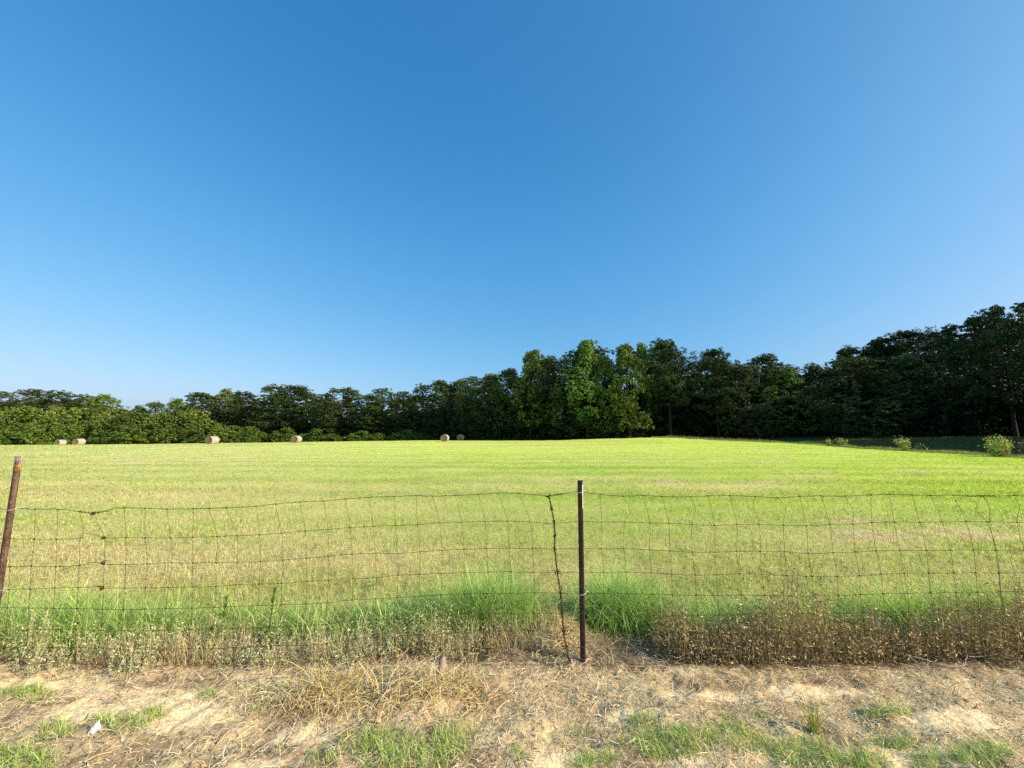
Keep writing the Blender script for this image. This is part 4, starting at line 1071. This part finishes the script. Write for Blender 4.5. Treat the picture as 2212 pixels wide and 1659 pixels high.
# taller grass along the field's right edge and weeds on the rise
def edge_grass():
    n = 15000
    tt = rng.uniform(.36, 1.5, n); yl = np.interp(tt, LT, LY)
    y = yl + rng.normal(.1, .35, n) - .2; x = tt * y
    P = np.stack([x, y, H(x, y) - .02], -1)
    hh = rng.uniform(.12, .34, n) * (.6 + .8 * vnoise(x * .8, y * .8, 151))
    col = lerp(np.array((.26, .36, .05)), np.array((.48, .46, .15)), rng.uniform(0, 1, n)) * rng.normal(1, .15, (n, 1)).clip(.6, 1.4)
    V, F, C = ribbons(P, rng.uniform(0, 6.28, n), hh, .0009 * y * rng.uniform(.5, 1, n), rng.uniform(.2, 1.2, n), rng.uniform(1.0, 1.5, n), col, 3)
    # weeds on the rise beyond
    n2 = 9000
    t2 = rng.uniform(.40, .66, n2); yl = np.interp(t2, LT, LY); y = yl + rng.uniform(.5, 9, n2); x = t2 * y
    P = np.stack([x, y, H(x, y) - .02], -1)
    col = lerp(np.array((.20, .20, .06)), np.array((.42, .30, .14)), rng.uniform(0, 1, n2)) * rng.normal(1, .2, (n2, 1)).clip(.6, 1.4)
    V2, F2, C2 = ribbons(P, rng.uniform(0, 6.28, n2), rng.uniform(.25, .8, n2), .0010 * y * rng.uniform(.5, 1, n2), rng.uniform(.1, .9, n2), rng.uniform(1.1, 1.5, n2), col, 3)
    # rough grass of the shaded strip, shade also put into the blade colour
    n3 = 40000
    t3 = rng.uniform(.5, 1.6, n3); yl = np.interp(t3, LT, LY); y = yl + 1 + 30 * rng.uniform(0, 1, n3) ** 1.4; x = t3 * y
    P = np.stack([x, y, H(x, y) - .02], -1)
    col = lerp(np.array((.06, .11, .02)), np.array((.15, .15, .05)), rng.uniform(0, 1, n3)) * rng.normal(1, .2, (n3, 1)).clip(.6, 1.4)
    V3, F3, C3 = ribbons(P, rng.uniform(0, 6.28, n3), rng.uniform(.15, .5, n3) * (.4 + 1.1 * vnoise(x * .12, y * .3, 155)), .0011 * y * rng.uniform(.5, 1, n3), rng.uniform(.1, 1.2, n3), rng.uniform(.9, 1.5, n3), col, 2)
    A = Acc(); A.add(V, F, C); A.add(V2, F2, C2)
    o = link('edge_grass', A.mesh('edge_grass', M_blade)); tag(o, 'taller uncut grass and weeds fringing the right edge of the field', 'grass', kind='stuff')
    o = link('rough_grass', mesh_np('rough_grass', V3, F3, M_blade, C3)); tag(o, 'rough unmown grass in the shade between field edge and wood', 'grass', kind='stuff')
edge_grass()

# ------------------------------------------------------------------ small things near the fence
def leafy_weed(px, py_base, py_top, Y, label, wid=.075):
    p = at(px, py_base, Y); bz = float(H(p[0], Y))
    hgt = at(px, py_top, Y)[2] - bz
    t = thing('leafy_weed', (p[0], Y, bz - .01), label, 'weed', 'leafy weeds behind the fence')
    A = Acc(); A.add(*tube(smooth_path([(0, 0, 0), (.005, 0, hgt * .5), (.012, 0, hgt)], 5), np.linspace(.005, .002, 11), 5)); link('stem', A.mesh('stem', M_sap_stem), t)
    n = 90
    s = np.sort(rng.uniform(.12, 1, n)); az = np.arange(n) * 2.4
    P = np.stack([.012 * s ** 2, 0 * s, hgt * s], -1)
    V, F, C = ribbons(P, az, wid * (1.15 - .5 * s) * rng.uniform(.8, 1.2, n), np.full(n, .010), rng.uniform(.3, 1.2, n), .25 + 1.0 * s ** 2, jit(np.array((.13, .30, .04)), n, .18), 4, None, .1)
    link('foliage', mesh_np('foliage', V, F, M_blade, C), t)
M_sap_stem = noise_mat('green_stem', (.10, .16, .03), (.2, .26, .07), 30, .6, bump=0)
leafy_weed(479, 1368, 1288, 2.98, 'left dark green leafy weed standing behind the fence')
leafy_weed(583, 1352, 1272, 3.02, 'right dark green leafy weed standing behind the fence')
leafy_weed(452, 1385, 1352, 2.93, 'small light green weed beside the left leafy weed', .05)

def grass_plant(px, py_base, py_top, label, n=46, col=(.46, .50, .12), wid=.005):
    p = ground_at(px, py_base); bz = float(H(p[0], p[1]))
    hgt = at(px, py_top, p[1])[2] - bz
    P = np.tile(np.array((0, 0, 0.0)), (n, 1)) + rng.normal(0, .012, (n, 3)) * np.array((1, 1, 0))
    V, F, C = ribbons(P, rng.uniform(0, 6.28, n), hgt * rng.uniform(.45, 1.05, n), np.full(n, wid), rng.uniform(.1, 1.1, n), rng.uniform(1.05, 1.54, n), jit(np.array(col), n, .2), 5)
    o = link('grass_plant', mesh_np('grass_plant', V, F, M_blade, C), None, (p[0], p[1], bz - .004)); tag(o, label, 'plant')
grass_plant(1755, 1568, 1497, 'upright yellow green grass plant standing alone on the straw verge')
grass_plant(1859, 1648, 1618, 'tiny bright green seedling in the verge nearest the viewer', 14, (.24, .45, .06), .011)

def twig(path, r, label, mat=M_twig, forks=()):
    pts = []
    for (px, py, lift) in path:
        p = ground_at(px, py); pts.append(np.array((p[0], p[1], float(H(p[0], p[1])) + .006 + lift)))
    o0 = pts[0].copy()
    A = Acc(); P = smooth_path([q - o0 for q in pts], 5); P = P + rng.normal(0, r * .5, P.shape)
    A.add(*tube(P, np.linspace(r, r * .5, len(P)), 6))
    for (i, dx, dy, dz) in forks:
        b = pts[i] - o0; A.add(*tube(smooth_path([b, b + np.array((dx, dy, dz)) * .5 + rng.normal(0, .006, 3), b + np.array((dx, dy, dz))], 4), np.linspace(r * .8, r * .4, 9), 5))
    o = link('twig', A.mesh('twig', mat, True), None, tuple(o0)); tag(o, label, 'twig', 'dead twigs lying on the verge')
twig([(1326, 1372, .05), (1362, 1400, .04), (1400, 1422, .02), (1432, 1436, .0)], .0028, 'thin pale stem slanting down just right of the middle post', forks=((2, .10, -.03, .0), (1, .12, -.06, .0)))
twig([(1962, 1432, .05), (2020, 1442, .03), (2078, 1449, .02), (2092, 1434, .05)], .0032, 'bleached crooked twig below the brown brush', forks=((0, .03, -.08, -.04), (1, .05, .03, .0)))
twig([(2095, 1428, .02), (2150, 1422, .03), (2188, 1414, .04), (2200, 1400, .07)], .003, 'bleached twig curling up at the right end of the brush', forks=((2, .04, .0, .02),))
twig([(815, 1545, .0), (842, 1522, .03), (872, 1505, .05), (896, 1491, .06)], .007, 'brown broken branch lying across the golden straw heap', M_wood, forks=((2, .05, .03, .02),))
twig([(1440, 1416, .01), (1452, 1428, .03), (1470, 1430, .03), (1505, 1410, .05)], .003, 'short pale bent stalk between the middle post and the brush', M_twig)

def stub():
    p = ground_at(951, 1481); bz = float(H(p[0], p[1]))
    h = .118; a = .021; b = .014
    ring = [(-a, -b), (-a * .3, -b * 1.25), (a, -b * .9), (a * .9, b), (0, b * 1.2), (-a * .9, b * .8)]
    V = []; n = len(ring)
    for z, s in ((-.04, 1.05), (.02, 1.0), (h * .6, .97), (h * .9, .92)): V += [(x * s + z * .05, y * s, z) for x, y in ring]
    V += [(x * .86 + h * .05, y * .86, h + (.012 if i % 2 else -.004)) for i, (x, y) in enumerate(ring)]
    F = [(r * n + k, r * n + (k + 1) % n, (r + 1) * n + (k + 1) % n, (r + 1) * n + k) for r in range(4) for k in range(n)]
    F += [(4 * n, 4 * n + 1, 4 * n + 2, 4 * n + 3), (4 * n, 4 * n + 3, 4 * n + 4, 4 * n + 5)]
    A = Acc(); A.add(V, F)
    o = link('wooden_stake', A.mesh('wooden_stake', M_wood), None, (p[0], p[1], bz)); o.rotation_euler = (0, .04, .4); tag(o, 'short splintered wooden stake stub standing in the golden straw', 'stake')
stub()

def scrap():
    p = ground_at(202, 1586); bz = float(H(p[0], p[1]))
    n = 11; V = []; F = []
    for j in range(n):
        for i in range(n):
            u, v = i / (n - 1) - .5, j / (n - 1) - .5
            x = .36 * u * .075 * (1 - .5 * abs(v)) + .025 * v; y = .36 * v * .05 + u * .006
            z = .012 + v * .028 + .016 * (vnoise(np.array(u * 6.0), np.array(v * 6.0), 161) - .5) + .018 * math.cos(u * 5)
            V.append((x, y, float(z)))
    F = [(j * n + i, j * n + i + 1, (j + 1) * n + i + 1, (j + 1) * n + i) for j in range(n - 1) for i in range(n - 1)]
    A = Acc(); A.add(V, F)
    o = link('litter_scrap', A.mesh('litter_scrap', M_paper), None, (p[0], p[1], bz + .01)); tag(o, 'crumpled white scrap lying between two green tufts on the verge', 'litter')
scrap()
def stone(px, py, r, label):
    p = ground_at(px, py); bz = float(H(p[0], p[1]))
    V = []; F = []; nu, nv = 10, 7
    for j in range(nv + 1):
        for i in range(nu):
            th = math.pi * j / nv; ph = 2 * math.pi * i / nu
            q = np.array((math.sin(th) * math.cos(ph), math.sin(th) * math.sin(ph) * .8, math.cos(th) * .6)); V.append(q * r * (.85 + .3 * float(vnoise(np.array(q[0] * 2 + px), np.array(q[1] * 2 + q[2] * 2), 171))))
    F = [(j * nu + i, j * nu + (i + 1) % nu, (j + 1) * nu + (i + 1) % nu, (j + 1) * nu + i) for j in range(nv) for i in range(nu)]
    A = Acc(); A.add(V, F)
    o = link('stone', A.mesh('stone', M_stone, True), None, (p[0], p[1], bz + r * .35)); tag(o, label, 'stone', 'pale stones on the verge')
stone(817, 1568, .014, 'left pale pebble at the top of the middle green patch')
stone(888, 1566, .012, 'right pale pebble at the top of the middle green patch')
stone(1300, 1460, .016, 'pale pebble on the straw just right of the middle post foot')
